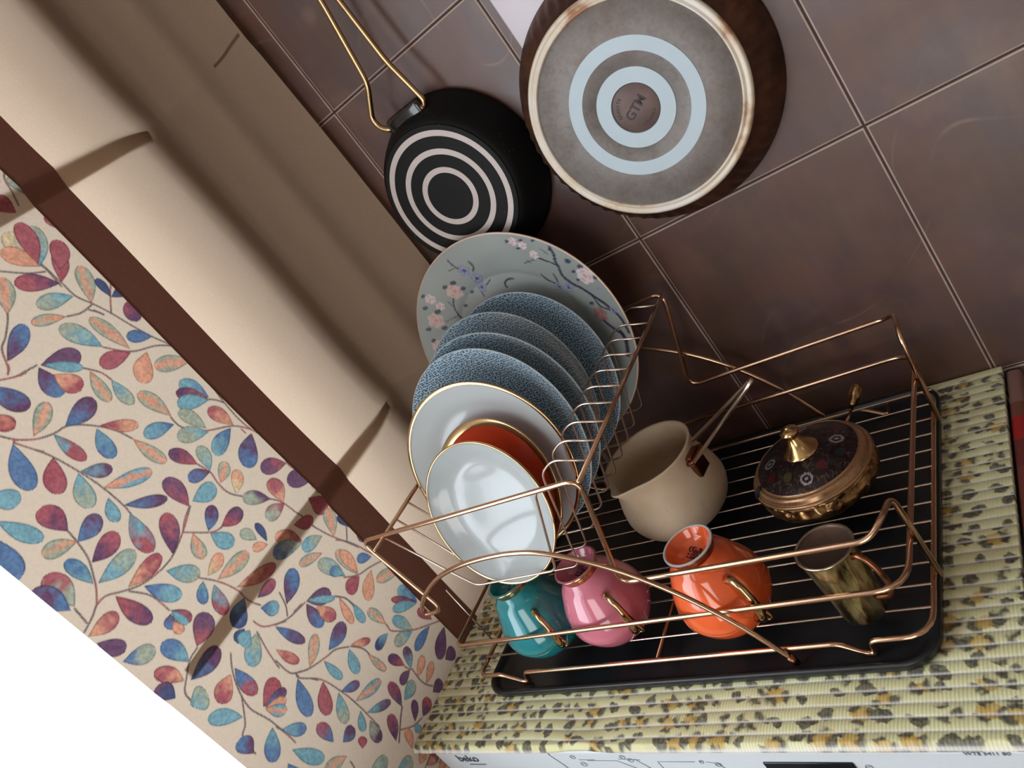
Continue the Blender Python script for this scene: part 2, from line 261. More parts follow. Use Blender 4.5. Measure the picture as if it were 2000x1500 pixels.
wb = obj('wall_back', V, F, TILE, smooth=True); tag(wb, kind='structure')
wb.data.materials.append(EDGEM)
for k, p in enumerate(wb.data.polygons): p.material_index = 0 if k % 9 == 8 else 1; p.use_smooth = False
gb = box('trim_1', (-0.535, dp, -0.9), (2.2, 0.06, 1.8), GROUT); tag(gb, kind='structure')
def slab(name, a, b, m): return tag(box(name, a, b, m), kind='structure')
slab('floor', (-0.5, -2.7, -0.9), (2.3, 0.0, -0.86), FLOORM); slab('ceiling', (-0.5, -2.7, 1.72), (2.3, 0.0, 1.8), PAINT)
slab('wall_right', (2.2, -2.7, -0.86), (2.3, 0.0, 1.72), PAINT); FP = simple('white_front_paint', srgb(214, 208, 200), 0.7)
slab('wall_front', (-0.5, -2.7, -0.86), (-0.08, -2.6, 1.72), FP); slab('trim_5', (1.06, -2.7, -0.86), (2.2, -2.6, 1.72), FP); slab('trim_6', (-0.08, -2.7, 1.18), (1.06, -2.6, 1.72), FP)
# left wall: piers and strips round the tall window
slab('wall_left', (-0.36, -2.6, -0.86), (-0.29, -1.85, 1.72), PAINT)
slab('trim_2', (-0.36, -0.135, -0.86), (-0.238, 0.0, 1.72), PAINT); slab('trim_3', (-0.36, -1.85, 1.62), (-0.29, -0.13, 1.72), PAINT); slab('trim_4', (-0.36, -1.85, -0.86), (-0.29, -0.13, 0.02), PAINT)
WINW = simple('white_window_plastic', srgb(235, 236, 238), 0.35)
wn = tag(empty('window_1', (-0.33, -0.95, -0.3)), kind='structure')
def fr(a, b):
    o = box('window_frame', a, b, WINW, None, 0.004); o.parent = wn; o.matrix_parent_inverse = Matrix.Translation((0.33, 0.95, 0.3)); return o
fr((-0.35, -1.85, 0.02), (-0.305, -1.79, 1.62)); fr((-0.35, -0.19, 0.02), (-0.305, -0.13, 1.62)); fr((-0.35, -1.79, 1.56), (-0.305, -0.19, 1.62)); fr((-0.35, -1.79, 0.02), (-0.305, -0.19, 0.07))
fr((-0.345, -1.30, 0.02), (-0.31, -1.23, 1.56)); fr((-0.342, -1.79, 0.80), (-0.312, -0.19, 0.84))
q = NT('window_glass'); tr = q.n('ShaderNodeBsdfTransparent'); gl = q.n('ShaderNodeBsdfGlossy'); gl.inputs['Roughness'].default_value = 0.02
mx = q.n('ShaderNodeMixShader'); mx.inputs[0].default_value = 0.05; q.l(tr.outputs[0], mx.inputs[1]); q.l(gl.outputs[0], mx.inputs[2]); q.l(mx.outputs[0], q.out.inputs[0])
pane = box('pane', (-0.332, -1.79, 0.02), (-0.326, -0.19, 1.56), q.m); pane.parent = wn; pane.matrix_parent_inverse = Matrix.Translation((0.33, 0.95, 0.3))

dr = tag(empty('added_door_1', (0.49, -2.65, -0.86)), kind='structure'); DRI = Matrix.Translation((-0.49, 2.65, 0.86))  # unseen glazed door, added so the fill has an opening
for a, b in (((-0.08, -2.68, -0.86), (0.0, -2.62, 1.18)), ((0.98, -2.68, -0.86), (1.06, -2.62, 1.18)), ((0.0, -2.68, 1.10), (0.98, -2.62, 1.18)), ((0.0, -2.68, -0.86), (0.98, -2.62, -0.72)), ((0.0, -2.67, 0.05), (0.98, -2.63, 0.13))):
    o = box('added_door_frame', a, b, WINW, None, 0.004); o.parent = dr; o.matrix_parent_inverse = DRI
o = box('pane', (0.0, -2.652, -0.72), (0.98, -2.646, 1.10), q.m); o.parent = dr; o.matrix_parent_inverse = DRI

# ================================================================ ROMAN BLIND
CO = {'R': srgb(160, 62, 72), 'P': srgb(98, 52, 88), 'B': srgb(70, 104, 146), 'T': srgb(98, 148, 158), 'O': srgb(212, 134, 92), 'G': srgb(150, 154, 128), 'D': srgb(48, 64, 106), 'Y': srgb(204, 174, 122)}
BG = np.array(srgb(184, 165, 146)); STEMC = np.array(srgb(92, 76, 74))
def vnoise(A, B, scale, seed=0):
    r = np.random.RandomState(seed); G = r.rand(257, 257); a = (A / scale) % 256; b = (B / scale) % 256
    i = a.astype(int); j = b.astype(int); u = a - i; v = b - j; u = u * u * (3 - 2 * u); v = v * v * (3 - 2 * v)
    return (G[i, j] * (1 - u) + G[i + 1, j] * u) * (1 - v) + (G[i, j + 1] * (1 - u) + G[i + 1, j + 1] * u) * v
leaves = []
for s in LEAVES.split():
    a = s.split(','); leaves.append([float(c) / 1e4 for c in a[:5]] + [a[5]])
orig = np.array([[(l[0] + l[2]) / 2, (l[1] + l[3]) / 2] for l in leaves])
for dz, dy in ((0.367, -0.015), (-0.367, 0.015), (-0.734, 0.03)):
    for l in list(leaves[:len(orig)]):
        c = np.array([(l[0] + l[2]) / 2 + dy, (l[1] + l[3]) / 2 + dz])
        if np.abs(orig - c).max(1).min() > 0.024 and len(leaves) < 420: leaves.append([l[0] + dy, l[1] + dz, l[2] + dy, l[3] + dz, l[4], l[5]])
stems = [[float(c) / 1e4 for c in s.split(',')] for s in STEMS.split()]
# plan of the cloth: (x, y) from the window edge round to the tiled wall
PLAN = [(-0.2055, -0.541), (-0.203, -0.533), (-0.2005, -0.51), (-0.2, -0.47), (-0.2, -0.40), (-0.2, -0.33), (-0.2, -0.272), (-0.2, -0.225), (-0.2, -0.18), (-0.201, -0.14), (-0.212, -0.100), (-0.224, -0.070), (-0.222, -0.050), (-0.196, -0.045), (-0.166, -0.046), (-0.142, -0.040), (-0.128, -0.022), (-0.112, -0.0130), (-0.085, -0.013), (-0.060, -0.012)]
cp = np.array([tuple(v) for v in catmull([(x, y, 0) for x, y in PLAN], 24)])[:, :2]
sl = np.concatenate([[0], np.cumsum(np.sqrt((np.diff(cp, axis=0) ** 2).sum(1)))])
def at_y(y): return sl[np.argmin(np.abs(cp[:len(cp) // 2 + 60, 1] - y) + (np.arange(len(cp[:len(cp) // 2 + 60])) > 400) * 9)]
def cloth(s, z, off=0.0):
    S, Z = np.meshgrid(s, z, indexing='ij'); x = np.interp(S, sl, cp[:, 0]); y = np.interp(S, sl, cp[:, 1])
    e = 0.002; nx = np.interp(S + e, sl, cp[:, 1]) - np.interp(S - e, sl, cp[:, 1]); ny = -(np.interp(S + e, sl, cp[:, 0]) - np.interp(S - e, sl, cp[:, 0]))
    L = np.sqrt(nx ** 2 + ny ** 2) + 1e-9; nx /= L; ny /= L
    d = np.full(S.shape, off); fade = np.clip((sl[-1] - S) / 0.16, 0.25, 1)
    for z0, amp in ((0.262, 0.0055), (0.700, 0.006), (1.13, 0.006), (-0.17, 0.005)):
        zz = z0 + 0.004 * np.sin(S * 9 + z0 * 7)
        h = np.where(Z > zz + 0.021, amp * np.exp(-(Z - zz - 0.021) / 0.045), np.where(Z > zz, amp * (Z - zz) / 0.021, 0)); d = d + h * fade
    d = d + 0.0015 * np.sin(S * 23 + Z * 6) * np.clip(S / 0.1, 0, 1) + 0.001 * np.sin(Z * 17 + S * 11)
    P = np.stack([x + nx * d, y + ny * d, Z], -1); return P, S, Z
zf = np.concatenate([np.arange(-0.32, -0.03, 0.002), np.arange(-0.03, 0.80, 0.00095), np.arange(0.80, 1.30, 0.0016)])
zc = np.unique(np.concatenate([np.arange(-0.32, 1.30, 0.006)] + [np.arange(a - 0.01, a + 0.034, 0.0015) for a in (0.262, 0.700, 1.13, -0.17)]))
sA, sB = at_y(-0.272), at_y(-0.227)
P, S, Z = cloth(np.arange(0, sA + 0.004, 0.00095), zf)
Y = P[..., 1]; Zz = Z
n1 = vnoise(Y + 2, Zz + 2, 0.006, 1); n2 = vnoise(Y + 2, Zz + 2, 0.0022, 2); n3 = vnoise(Y + 3, Zz + 2, 0.018, 3)
colr = np.broadcast_to(BG, Y.shape + (3,)).copy() * (0.96 + 0.06 * n2[..., None])
yv = Y[:, len(zf) // 2]; zv = zf
def sub(y0, y1, z0, z1):
    i = np.where((yv >= y0) & (yv <= y1))[0]; j = np.where((zv >= z0) & (zv <= z1))[0]
    return (slice(i[0], i[-1] + 1), slice(j[0], j[-1] + 1)) if len(i) and len(j) else None
for st in stems:
    pts = [tuple(v)[:2] for v in catmull([(st[i], st[i + 1], 0) for i in range(0, len(st), 2)], 5)]
    for dz, dy in ((0, 0), (0.367, -0.015), (-0.367, 0.015)):
        for (a, b), (c, d) in zip(pts[:-1], pts[1:]):
            a_, b_, c_, d_ = a + dy, b + dz, c + dy, d + dz
            if dz and any((abs(o[0] - a_) < .02 and abs(o[1] - b_) < .02) for o in orig): continue
            r = sub(min(a_, c_) - .003, max(a_, c_) + .003, min(b_, d_) - .003, max(b_, d_) + .003)
            if not r: continue
            yy = Y[r] - a_; z2 = Zz[r] - b_; vx, vz = c_ - a_, d_ - b_; L2 = vx * vx + vz * vz + 1e-12
            t = np.clip((yy * vx + z2 * vz) / L2, 0, 1); dd = np.hypot(yy - t * vx, z2 - t * vz)
            cov = np.clip((0.00095 - dd) / 0.0007 + 0.5, 0, 1)[..., None] * 0.9
            sc = STEMC * (0.8 + 0.5 * n1[r][..., None]) + np.array([0.10, 0.0, 0.0]) * (n3[r][..., None] > 0.62)
            colr[r] = colr[r] * (1 - cov) + sc * cov
for by, bz, ty, tz, wd, cc in leaves:
    L = math.hypot(ty - by, tz - bz); R_ = wd
    r = sub(min(by, ty) - R_, max(by, ty) + R_, min(bz, tz) - R_, max(bz, tz) + R_)
    if not r or L < 1e-4: continue
    ux, uz = (ty - by) / L, (tz - bz) / L; yy = Y[r] - by; z2 = Zz[r] - bz
    t = (yy * ux + z2 * uz) / L; d = -yy * uz + z2 * ux; d = d + 0.05 * wd * np.sin(t * 4)
    tc = np.clip(t, 0, 1); m_ = 0.64
    prof = np.where(tc < m_, np.sin(PI / 2 * tc / m_) ** 1.0, np.sqrt(np.clip(1 - ((tc - m_) / (1 - m_)) ** 2, 0, 1)))
    hw = np.where((t > 0) & (t < 1), prof * wd * 0.56, -1)
    e = (hw - np.abs(d)); cov = np.clip(e / 0.0007 + 0.5, 0, 1)[..., None]
    c1, c2 = np.array(CO[cc[0]]), np.array(CO[cc[1]])
    f = np.clip((t - 0.5) * 1.6 + 0.5 + (n1[r] - 0.5) * 1.1, 0, 1)[..., None]
    if cc in ('OG', 'GO', 'YG', 'TO'): f = np.clip(1.2 - np.abs(d) / (wd * 0.32) + (n1[r] - .5), 0, 1)[..., None] if cc != 'OG' else np.clip(np.abs(d) / (wd * 0.32) - 0.1 + (n1[r] - .5), 0, 1)[..., None]
    lc = (c1 * (1 - f) + c2 * f) * (0.78 + 0.5 * n2[r][..., None]) + 0.03 * (n3[r][..., None])
    lc = lc * 0.78 + lc.mean(-1, keepdims=True) * 0.22
    lc = lc * 0.76 * np.where(e < 0.0012, 0.55, 1.0)[..., None]
    colr[r] = colr[r] * (1 - cov) + lc * cov
def cloth_mat(name, rough=0.85, t=0.35):
    return vcol(name, rough, 0, 0, 0.12, 0.25, 1500, t)
blind = empty('roman_blind', (-0.2, -0.3, -0.32), 'cream folding window blind with brown band and multicoloured leaf print, left of dish rack', 'window blind')
BMI = Matrix.Translation((0.2, 0.3, 0.32))
def bl(name, P, m, cols=None):
    P = P + np.array([0.2, 0.3, 0.32]); return grid_obj(name, P, m, blind, cols=cols)
bl('leaf_print_panel', P, cloth_mat('leaf_print_cotton', t=0.30), colr)['label'] = 'cotton panel printed with blue, red and orange leaves'
def plain(name, col, t, lo, sc):
    q = NT(name); q.set(Roughness=0.9); v = q.coord(); nz = q.noise(v, sc, 3); c = q.ramp(nz.outputs[0], [(0.35, lo), (0.65, col)]); q.l(c, q.p.inputs['Base Color'])
    q.p.inputs['Specular IOR Level'].default_value = 0.2
    tn = q.n('ShaderNodeBsdfTranslucent'); q.l(c, tn.inputs[0]); mx = q.n('ShaderNodeMixShader'); mx.inputs[0].default_value = t
    q.l(q.p.outputs[0], mx.inputs[1]); q.l(tn.outputs[0], mx.inputs[2]); q.l(mx.outputs[0], q.out.inputs[0]); q.bump(q.noise(v, 1400, 2).outputs[0], 0.2, 0.0005); return q.m
P2, _, _ = cloth(np.linspace(sA, sB, 24), zc, 0.0012)
bl('brown_band', P2, plain('brown_band_cotton', srgb(120, 78, 64), 0.06, srgb(112, 72, 58), 500))
P3, _, _ = cloth(np.arange(sB, sl[-1], 0.002), zc)
bl('cream_panel', P3, plain('plain_cream_cotton', srgb(188, 165, 144), 0.5, srgb(182, 159, 138), 700))

BAT = plain('batten_pocket_cotton', srgb(214, 198, 180), 0.62, srgb(194, 178, 160), 700)
for z0 in (0.262, 0.700, 1.13):
    xs_ = np.linspace(0.03, at_y(-0.085), 60); PB, _, _ = cloth(xs_, np.array([z0 - 0.002, z0 + 0.0105, z0 + 0.021]), -0.0013)
    t_ = (xs_ - xs_[0]) / (xs_[-1] - xs_[0]); hgt_ = 0.35 + 0.65 * np.sin(PI * np.clip(t_ * 0.9 + 0.08, 0, 1)) ** 0.6
    mid_ = PB[:, 1:2, 2].copy(); PB[..., 2] = mid_ + (PB[..., 2] - mid_) * hgt_[:, None] + 0.004 * np.sin(PI * t_)[:, None]
    bo = bl('batten', PB, BAT); so = bo.modifiers.new('s', 'SOLIDIFY'); so.thickness = 0.0006

CRS = simple('crease_shade', srgb(92, 66, 54), 0.9)  # thin dark strips put the shade of the cloth creases into colour
e0 = sl[-1]
for z0, a_, b_ in ((0.722, 0.066, 0.006), (0.292, 0.072, 0.004)):
    ss = np.linspace(e0 - a_, e0 - b_, 20); PC, _, _ = cloth(ss, np.linspace(z0 - 0.0016, z0 + 0.0016, 4), 0.0007); PC[..., 2] += (np.linspace(0, 1, 20) * 0.004)[:, None]; bl('crease_shade_strip', PC, CRS)

# ================================================================ WASHING MACHINE
WHITE = simple('white_enamel', srgb(214, 222, 228), 0.28, 0, 0.02, 20, 0.3); PRINT = simple('grey_print', srgb(120, 132, 142), 0.6); DARKP = simple('dark_print', srgb(70, 76, 84), 0.6)
wm = empty('washing_machine', (0.12, -0.2, -0.86), 'white washing machine with grey program markings, under the spotted mat', 'washing machine')
WMI = Matrix.Translation((-0.12, 0.2, 0.86))
def wp(o): o.parent = wm; o.matrix_parent_inverse = WMI; return o
wp(box('body', (-0.178, -0.405, -0.86), (0.440, -0.012, -0.014), WHITE, None, 0.006))
cpanel = wp(box('control_panel', (-0.178, -0.413, -0.125), (0.440, -0.404, -0.0165), WHITE, None, 0.004))
d = NT('black_display'); d.set(Roughness=0.12); d.p.inputs['Base Color'].default_value = (*srgb(22, 28, 34), 1)
wp(box('display', (0.235, -0.4146, -0.085), (0.312, -0.4125, -0.0305), d.m, None, 0.0008))
FY = -0.4133
def pt(x, z): return (x, FY, z)
for_panel = cpanel
def wtext(n, s, size, x, z, m, **k): 
    o = text(n, s, size, m, None, frame((x, FY, z), (0, -1, 0)), **k); o.parent = cpanel; return o
wtext('maker_logo', 'beko', 0.0165, -0.128, -0.0275, DARKP, bold=0.0002)
wp(box('logo_underline', (-0.133, FY - 0.0003, -0.0385), (-0.107, FY, -0.0375), DARKP))
wtext('model_print', 'WTE 5411 B0', 0.0052, 0.412, -0.0195, PRINT)
wp(tube('drawer_gap', [pt(0.002, -0.0165), pt(0.002, -0.022), pt(0.010, -0.045), pt(0.014, -0.09)], 0.0004, PRINT, smooth_path=True, n=6))
marks = []
def mk(p): 
    o = tube('program_mark', [pt(*a) for a in p], 0.00028, PRINT, n=6); o.parent = cpanel
mk([(0.045, -0.030), (0.082, -0.030), (0.097, -0.042)]); mk([(0.104, -0.027), (0.116, -0.045)]); mk([(0.128, -0.05), (0.128, -0.031), (0.168, -0.031)]); mk([(0.035, -0.0285), (0.055, -0.0285)])
mk([(0.18, -0.031), (0.19, -0.033), (0.196, -0.045)]); mk([(0.085, -0.027), (0.110, -0.0285)])
for cx, cz, rr in ((0.030, -0.024, .003), (0.036, -0.036, .0035), (0.092, -0.024, .003), (0.0985, -0.029, .003), (0.175, -0.031, .0022), (0.190, -0.035, .003), (0.322, -0.037, .003)):
    mk([(cx + rr * math.cos(a * PI / 4), cz + rr * math.sin(a * PI / 4)) for a in range(9)]); mk([(cx - rr, cz), (cx + rr, cz + .001)])

# ================================================================ SPOTTED MAT
gx = np.arange(-0.196, 0.4505, 0.0013); gy = np.arange(-0.420, -0.001, 0.00085)
X, Yg = np.meshgrid(gx, gy, indexing='ij')
per = 0.01165; wav = Yg + 0.0008 * np.sin(X * 11 + 1) + 0.0035 * np.exp(-((X - 0.055) / 0.035) ** 2) * np.clip((-Yg - 0.36) / 0.05, 0, 1)
ph = (wav / per) % 1.0; row = np.floor(wav / per).astype(int)
hgt = np.sin(PI * np.clip(ph, 0.0, 1.0)) ** 0.5
ZM = -0.0015 + 0.0015 * hgt
edge = np.clip((-Yg - 0.4145) / 0.0055, 0, 1); ZM -= 0.006 * edge ** 2
ZM += 0.004 * np.exp(-((X - 0.055) / 0.025) ** 2) * np.clip((-Yg - 0.395) / 0.02, 0, 1)
rs = np.random.RandomState(5)
cream = np.array(srgb(216, 212, 164)); tan = np.array(srgb(188, 172, 126)); blk = np.array(srgb(62, 58, 54)); mus = np.array(srgb(190, 150, 62)); gapc = np.array(srgb(226, 224, 222))
nA = vnoise(X + 1, Yg + 1, 0.02, 11); nB = vnoise(X + 1, Yg + 1, 0.0035, 12); nC = vnoise(X + 1, Yg + 1, 0.0016, 13)
mc = cream * (1 - 0.35 * np.clip(nA * 2 - 0.9, 0, 1))[..., None] + tan * (0.35 * np.clip(nA * 2 - 0.9, 0, 1))[..., None]
dark = np.zeros(X.shape); must = np.zeros(X.shape); shift = rs.rand(200)
rowsh = (shift[(row + 100) % 200] - 0.5) * 0.005
XX = X + rowsh * 1.6
for cx in np.arange(-0.19, 0.46, 0.0225):
    for cy in np.arange(-0.415, 0.0, 0.0200):
        x0 = cx + rs.uniform(-.006, .006); y0 = cy + rs.uniform(-.005, .005); a = rs.rand() * PI; big = rs.rand() < 0.5
        i0, i1 = np.searchsorted(gx, (x0 - .018, x0 + .018)); j0, j1 = np.searchsorted(gy, (y0 - .018, y0 + .018)); r = (slice(i0, i1), slice(j0, j1))
        if i1 <= i0 or j1 <= j0: continue
        dx = XX[r] - x0; dy = Yg[r] - y0
        if big:
            rr = np.hypot(dx / 1.25, dy) + (nB[r] - 0.5) * 0.004; th = np.arctan2(dy, dx)
            R0 = rs.uniform(.0050, .0080); ring = np.exp(-((rr - R0) / 0.0024) ** 2) * (np.sin(th * rs.choice([2, 3]) + a) > -0.35)
            dark[r] = np.maximum(dark[r], ring); must[r] = np.maximum(must[r], np.clip((R0 - rr) / 0.001, 0, 1) * (rs.rand() < 0.6))
        else:
            u = dx * math.cos(a) + dy * math.sin(a); v = -dx * math.sin(a) + dy * math.cos(a); rr = np.hypot(u / rs.uniform(1.1, 1.7), v) + (nB[r] - 0.5) * 0.003
            dark[r] = np.maximum(dark[r], np.clip((rs.uniform(.0040, .0066) - rr) / 0.0008, 0, 1))
must = (must * (0.6 + 0.4 * nB))[..., None]; mc = mc * (1 - must) + mus * must
dark = np.clip(dark * 1.45, 0, 1)[..., None] * (0.72 + 0.28 * nC[..., None]); mc = mc * (1 - dark) + blk * dark
gap = np.exp(-((np.minimum(ph, 1 - ph)) / 0.085) ** 2)[..., None]; mc = mc * (1 - gap * 0.85) + gapc * gap * 0.85
q = NT('spotted_foam'); q.set(Roughness=0.62); a = q.n('ShaderNodeVertexColor', layer_name='print'); q.l(a.outputs[0], q.p.inputs['Base Color'])
v = q.coord(); wv = q.n('ShaderNodeTexWave', wave_type='BANDS', bands_direction='X'); wv.inputs['Scale'].default_value = 110; wv.inputs['Distortion'].default_value = 0.6; q.l(v, wv.inputs['Vector']); q.bump(wv.outputs[0], 0.3, 0.0006)
mat_ = grid_obj('non_slip_mat', np.stack([X, Yg, ZM], -1)[::-1], q.m, cols=mc[::-1])
tag(mat_, 'yellow and black leopard spotted ribbed foam mat lying on the washing machine', 'mat')
sol = mat_.modifiers.new('thickness', 'SOLIDIFY'); sol.thickness = 0.006; sol.offset = -1 if False else 1

# patchwork board edge at the right of the mat
q = NT('patchwork_cloth'); q.set(Roughness=0.85); v = q.coord(); sp = q.n('ShaderNodeSeparateXYZ'); q.l(v, sp.inputs[0])
mr = q.n('ShaderNodeMapRange'); mr.inputs[1].default_value = -0.30; mr.inputs[2].default_value = 0.0; q.l(sp.outputs[1], mr.inputs[0])
rp = q.n('ShaderNodeValToRGB'); rp.color_ramp.interpolation = 'CONSTANT'; e = rp.color_ramp.elements; e[0].position = 0; e[0].color = (*srgb(90, 60, 54), 1); e[1].position = 0.25; e[1].color = (*srgb(120, 58, 50), 1)
for p, c in ((0.50, (110, 46, 42)), (0.62, (168, 34, 30)), (0.73, (120, 74, 58)), (0.80, (142, 106, 96))): k = e.new(p); k.color = (*srgb(*c), 1)
q.l(mr.outputs[0], rp.inputs[0]); q.l(rp.outputs[0], q.p.inputs['Base Color'])
pb = box('patchwork_board', (0.4518, -0.30, -0.86), (0.4655, -0.006, -0.004), q.m, None, 0.004); tag(pb, 'brown and red patchwork covered board edge beside the right end of the mat', 'board')

# ================================================================ DRIP TRAY
BLACK = simple('black_tray_plastic', srgb(24, 27, 32), 0.38, 0, 0.35, 35, 0, 0.1, 120, lo=srgb(14, 16, 20))
def rrect(x0, x1, y0, y1, r, n=8):
    out = []
    for cx, cy, a0 in ((x1 - r, y0 + r, -PI / 2), (x1 - r, y1 - r, 0), (x0 + r, y1 - r, PI / 2), (x0 + r, y0 + r, PI)):
        for k in range(n + 1): a = a0 + PI / 2 * k / n; out.append((cx + r * math.cos(a), cy + r * math.sin(a)))
    return out
rings = [(0.0030, 0.0), (0.0012, 0.002), (0.0, 0.0085), (0.0004, 0.0100), (0.0018, 0.0106), (0.0040, 0.0102), (0.0060, 0.0085), (0.008, 0.0050), (0.012, 0.0042), (0.02, 0.0040)]
V = []; F = []
for ins, z in rings:
    V += [(x, y, z) for x, y in rrect(-0.100 + ins, 0.394 - ins, -0.3595 + ins, -0.012 - ins, 0.030 - ins * 0.6)]
n = len(V) // len(rings)
for i in range(len(rings) - 1):
    for k in range(n): F.append((i * n + k, i * n + (k + 1) % n, (i + 1) * n + (k + 1) % n, (i + 1) * n + k))
F.append(tuple(range((len(rings) - 1) * n, len(rings) * n))); F.append(tuple(range(n))[::-1])
tr_ = obj('drip_tray', V, F, BLACK); tag(tr_, 'black plastic drip tray with rounded corners, under the gold wire rack', 'tray')
tr_.location.z = 0.0006

# ================================================================ DISH RACK
rack = empty('dish_rack', (0.146, -0.19, 0.0), 'rose gold wire dish rack with raised plate holder, standing in black tray', 'dish rack')
RMI = Matrix.Translation((-0.146, 0.19, 0.0))
def rk(o): o.parent = rack; o.matrix_parent_inverse = RMI; return o
W = 0.0025; TH = 0.00105
base = [(-0.104, -0.343, .022), (-0.070, -0.343, .022), (-0.045, -0.343, .0075), (-0.036, -0.343, .0075), (-0.035, -0.343, .022), (0.318, -0.343, .022), (0.337, -0.343, .0075), (0.344, -0.343, .0075), (0.345, -0.343, .022), (0.393, -0.343, .022),
        (0.393, -0.040, .022), (0.345, -0.040, .022), (0.344, -0.040, .0075), (0.337, -0.040, .0075), (0.318, -0.040, .022), (-0.035, -0.040, .022), (-0.036, -0.040, .0075), (-0.045, -0.040, .0075), (-0.070, -0.040, .022), (-0.104, -0.040, .022)]
def fillet_var(pts, rs):
    out = []; N = len(pts); pts = [Vector(p) for p in pts]
    for i, p in enumerate(pts):
        a = pts[i - 1] - p; b = pts[(i + 1) % N] - p; r = min(rs[i], a.length * .48, b.length * .48); A = p + a.normalized() * r; B = p + b.normalized() * r
        for k in range(7): t = k / 6; out.append(A * (1 - t) ** 2 + p * 2 * t * (1 - t) + B * t * t)
    return out
br_ = [0.006] * len(base); br_[0] = br_[19] = 0.012; br_[9] = br_[10] = 0.030
rk(tube('base_frame', fillet_var(base, br_), W, ROSE, closed=True))
w0 = rk(tube('base_wire', [(-0.104, 0, .0255), (0.393, 0, .0255)], TH, ROSE_THIN, n=8)); w0.location.y = -0.319
for k in range(1, 13):
    c = w0.copy(); COL.objects.link(c); c.location.y = -0.319 + k * 0.0229
rk(tube('cross_bar', [(0.139, -0.343, .0195), (0.139, -0.040, .0195)], 0.0022, COPPER)); 
mid = [(-0.100, -0.340, .073), (0.396, -0.340, .073), (0.396, -0.042, .073), (-0.100, -0.042, .073)]
rk(tube('middle_rail', fillet_var(mid, [0.01, 0.026, 0.026, 0.01]), W, ROSE, closed=True))
def arc_end(y, yo, f):
    """one long bent wire: right leg, low rail, step up, high rail, left drop, hook, arched leg"""
    s = 1 if f else -1
    p = [(0.399, y + s * 0.050, .0225), (0.403, y + s * 0.040, .123), (0.401, y + s * 0.012, .130), (0.388, y, .121), (0.163, y, .121), (0.203, y, .2435), (-0.098, y, .2435), (-0.054, yo, .139), (-0.086, yo, .137)]
    a = fillet(p, 0.016, n=6)[:-1]
    arc = catmull([(-0.086, yo, .137), (-0.080, yo, .149), (-0.057, yo, .166), (-0.02, yo, .184), (0.02, yo, .193), (0.06, yo, .1955), (0.097, yo, .193), (0.131, yo, .183), (0.179, yo, .153), (0.222, yo, .110), (0.255, yo, .060), (0.277, yo, .0145)], 5)
    return a + [Vector((-0.083, yo, .1372)), Vector((-0.0865, yo, .1395))] + arc[1:]
rk(tube('front_frame', arc_end(-0.335, -0.3485, True), W, ROSE)); rk(tube('rear_frame', arc_end(-0.043, -0.030, False), W, ROSE))
for x, y in ((0.277, -0.3485), (0.277, -0.030)): rk(tube('leg_cap', [(x - .0015, y, .019), (x + 0.001, y, .009)], 0.0034, COPPER))
rk(tube('slot_rail', [(0.2015, -0.336, .2405), (0.2015, -0.042, .2405)], 0.0023, ROSE)); rk(tube('slot_rail', [(-0.066, -0.352, .2385), (-0.066, -0.042, .2385)], 0.0023, ROSE))
sp_ = [(0.2010, 0, .2385), (0.166, 0, .2500), (0.146, 0, .2400), (0.105, 0, .1245), (-0.006, 0, .1245), (-0.066, 0, .2385)]
s0 = rk(tube('plate_slot', fillet_var([sp_[0], sp_[0]], [0, 0])[:1] + fillet(sp_, 0.009)[1:], TH + 0.0001, ROSE_THIN, n=8)); s0.location.y = -0.061
for k, y in enumerate((-.095, -.122, -.149, -.175, -.201, -.227, -.254, -.280, -.306)):
    c = s0.copy(); COL.objects.link(c); c.location.y = y
sf = [(0.2005, -.332, .2405), (0.164, -.332, .2435), (0.150, -.332, .240), (0.104, -.332, .148), (-0.004, -.332, .149), (-0.066, -.332, .2385)]
rk(tube('plate_slot', fillet(sf, 0.008), TH + 0.0002, ROSE_THIN, n=8))
for y in (-0.298, -0.085): rk(tube('side_strut', [(-0.101, y, .12), (-0.103, y, .024)], TH, ROSE_THIN, n=8))

# ================================================================ PLATES
def disc_frame(c, tilt, yaw=0.0): return frame(c, (yaw, -1, tilt))
def flat(o):
    o.data.polygons.foreach_set('use_smooth', [False] * len(o.data.polygons)); return o
def ring_band(name, prof, m, parent, n=96): return lathe(name, prof + [prof[0]], m, parent, n)
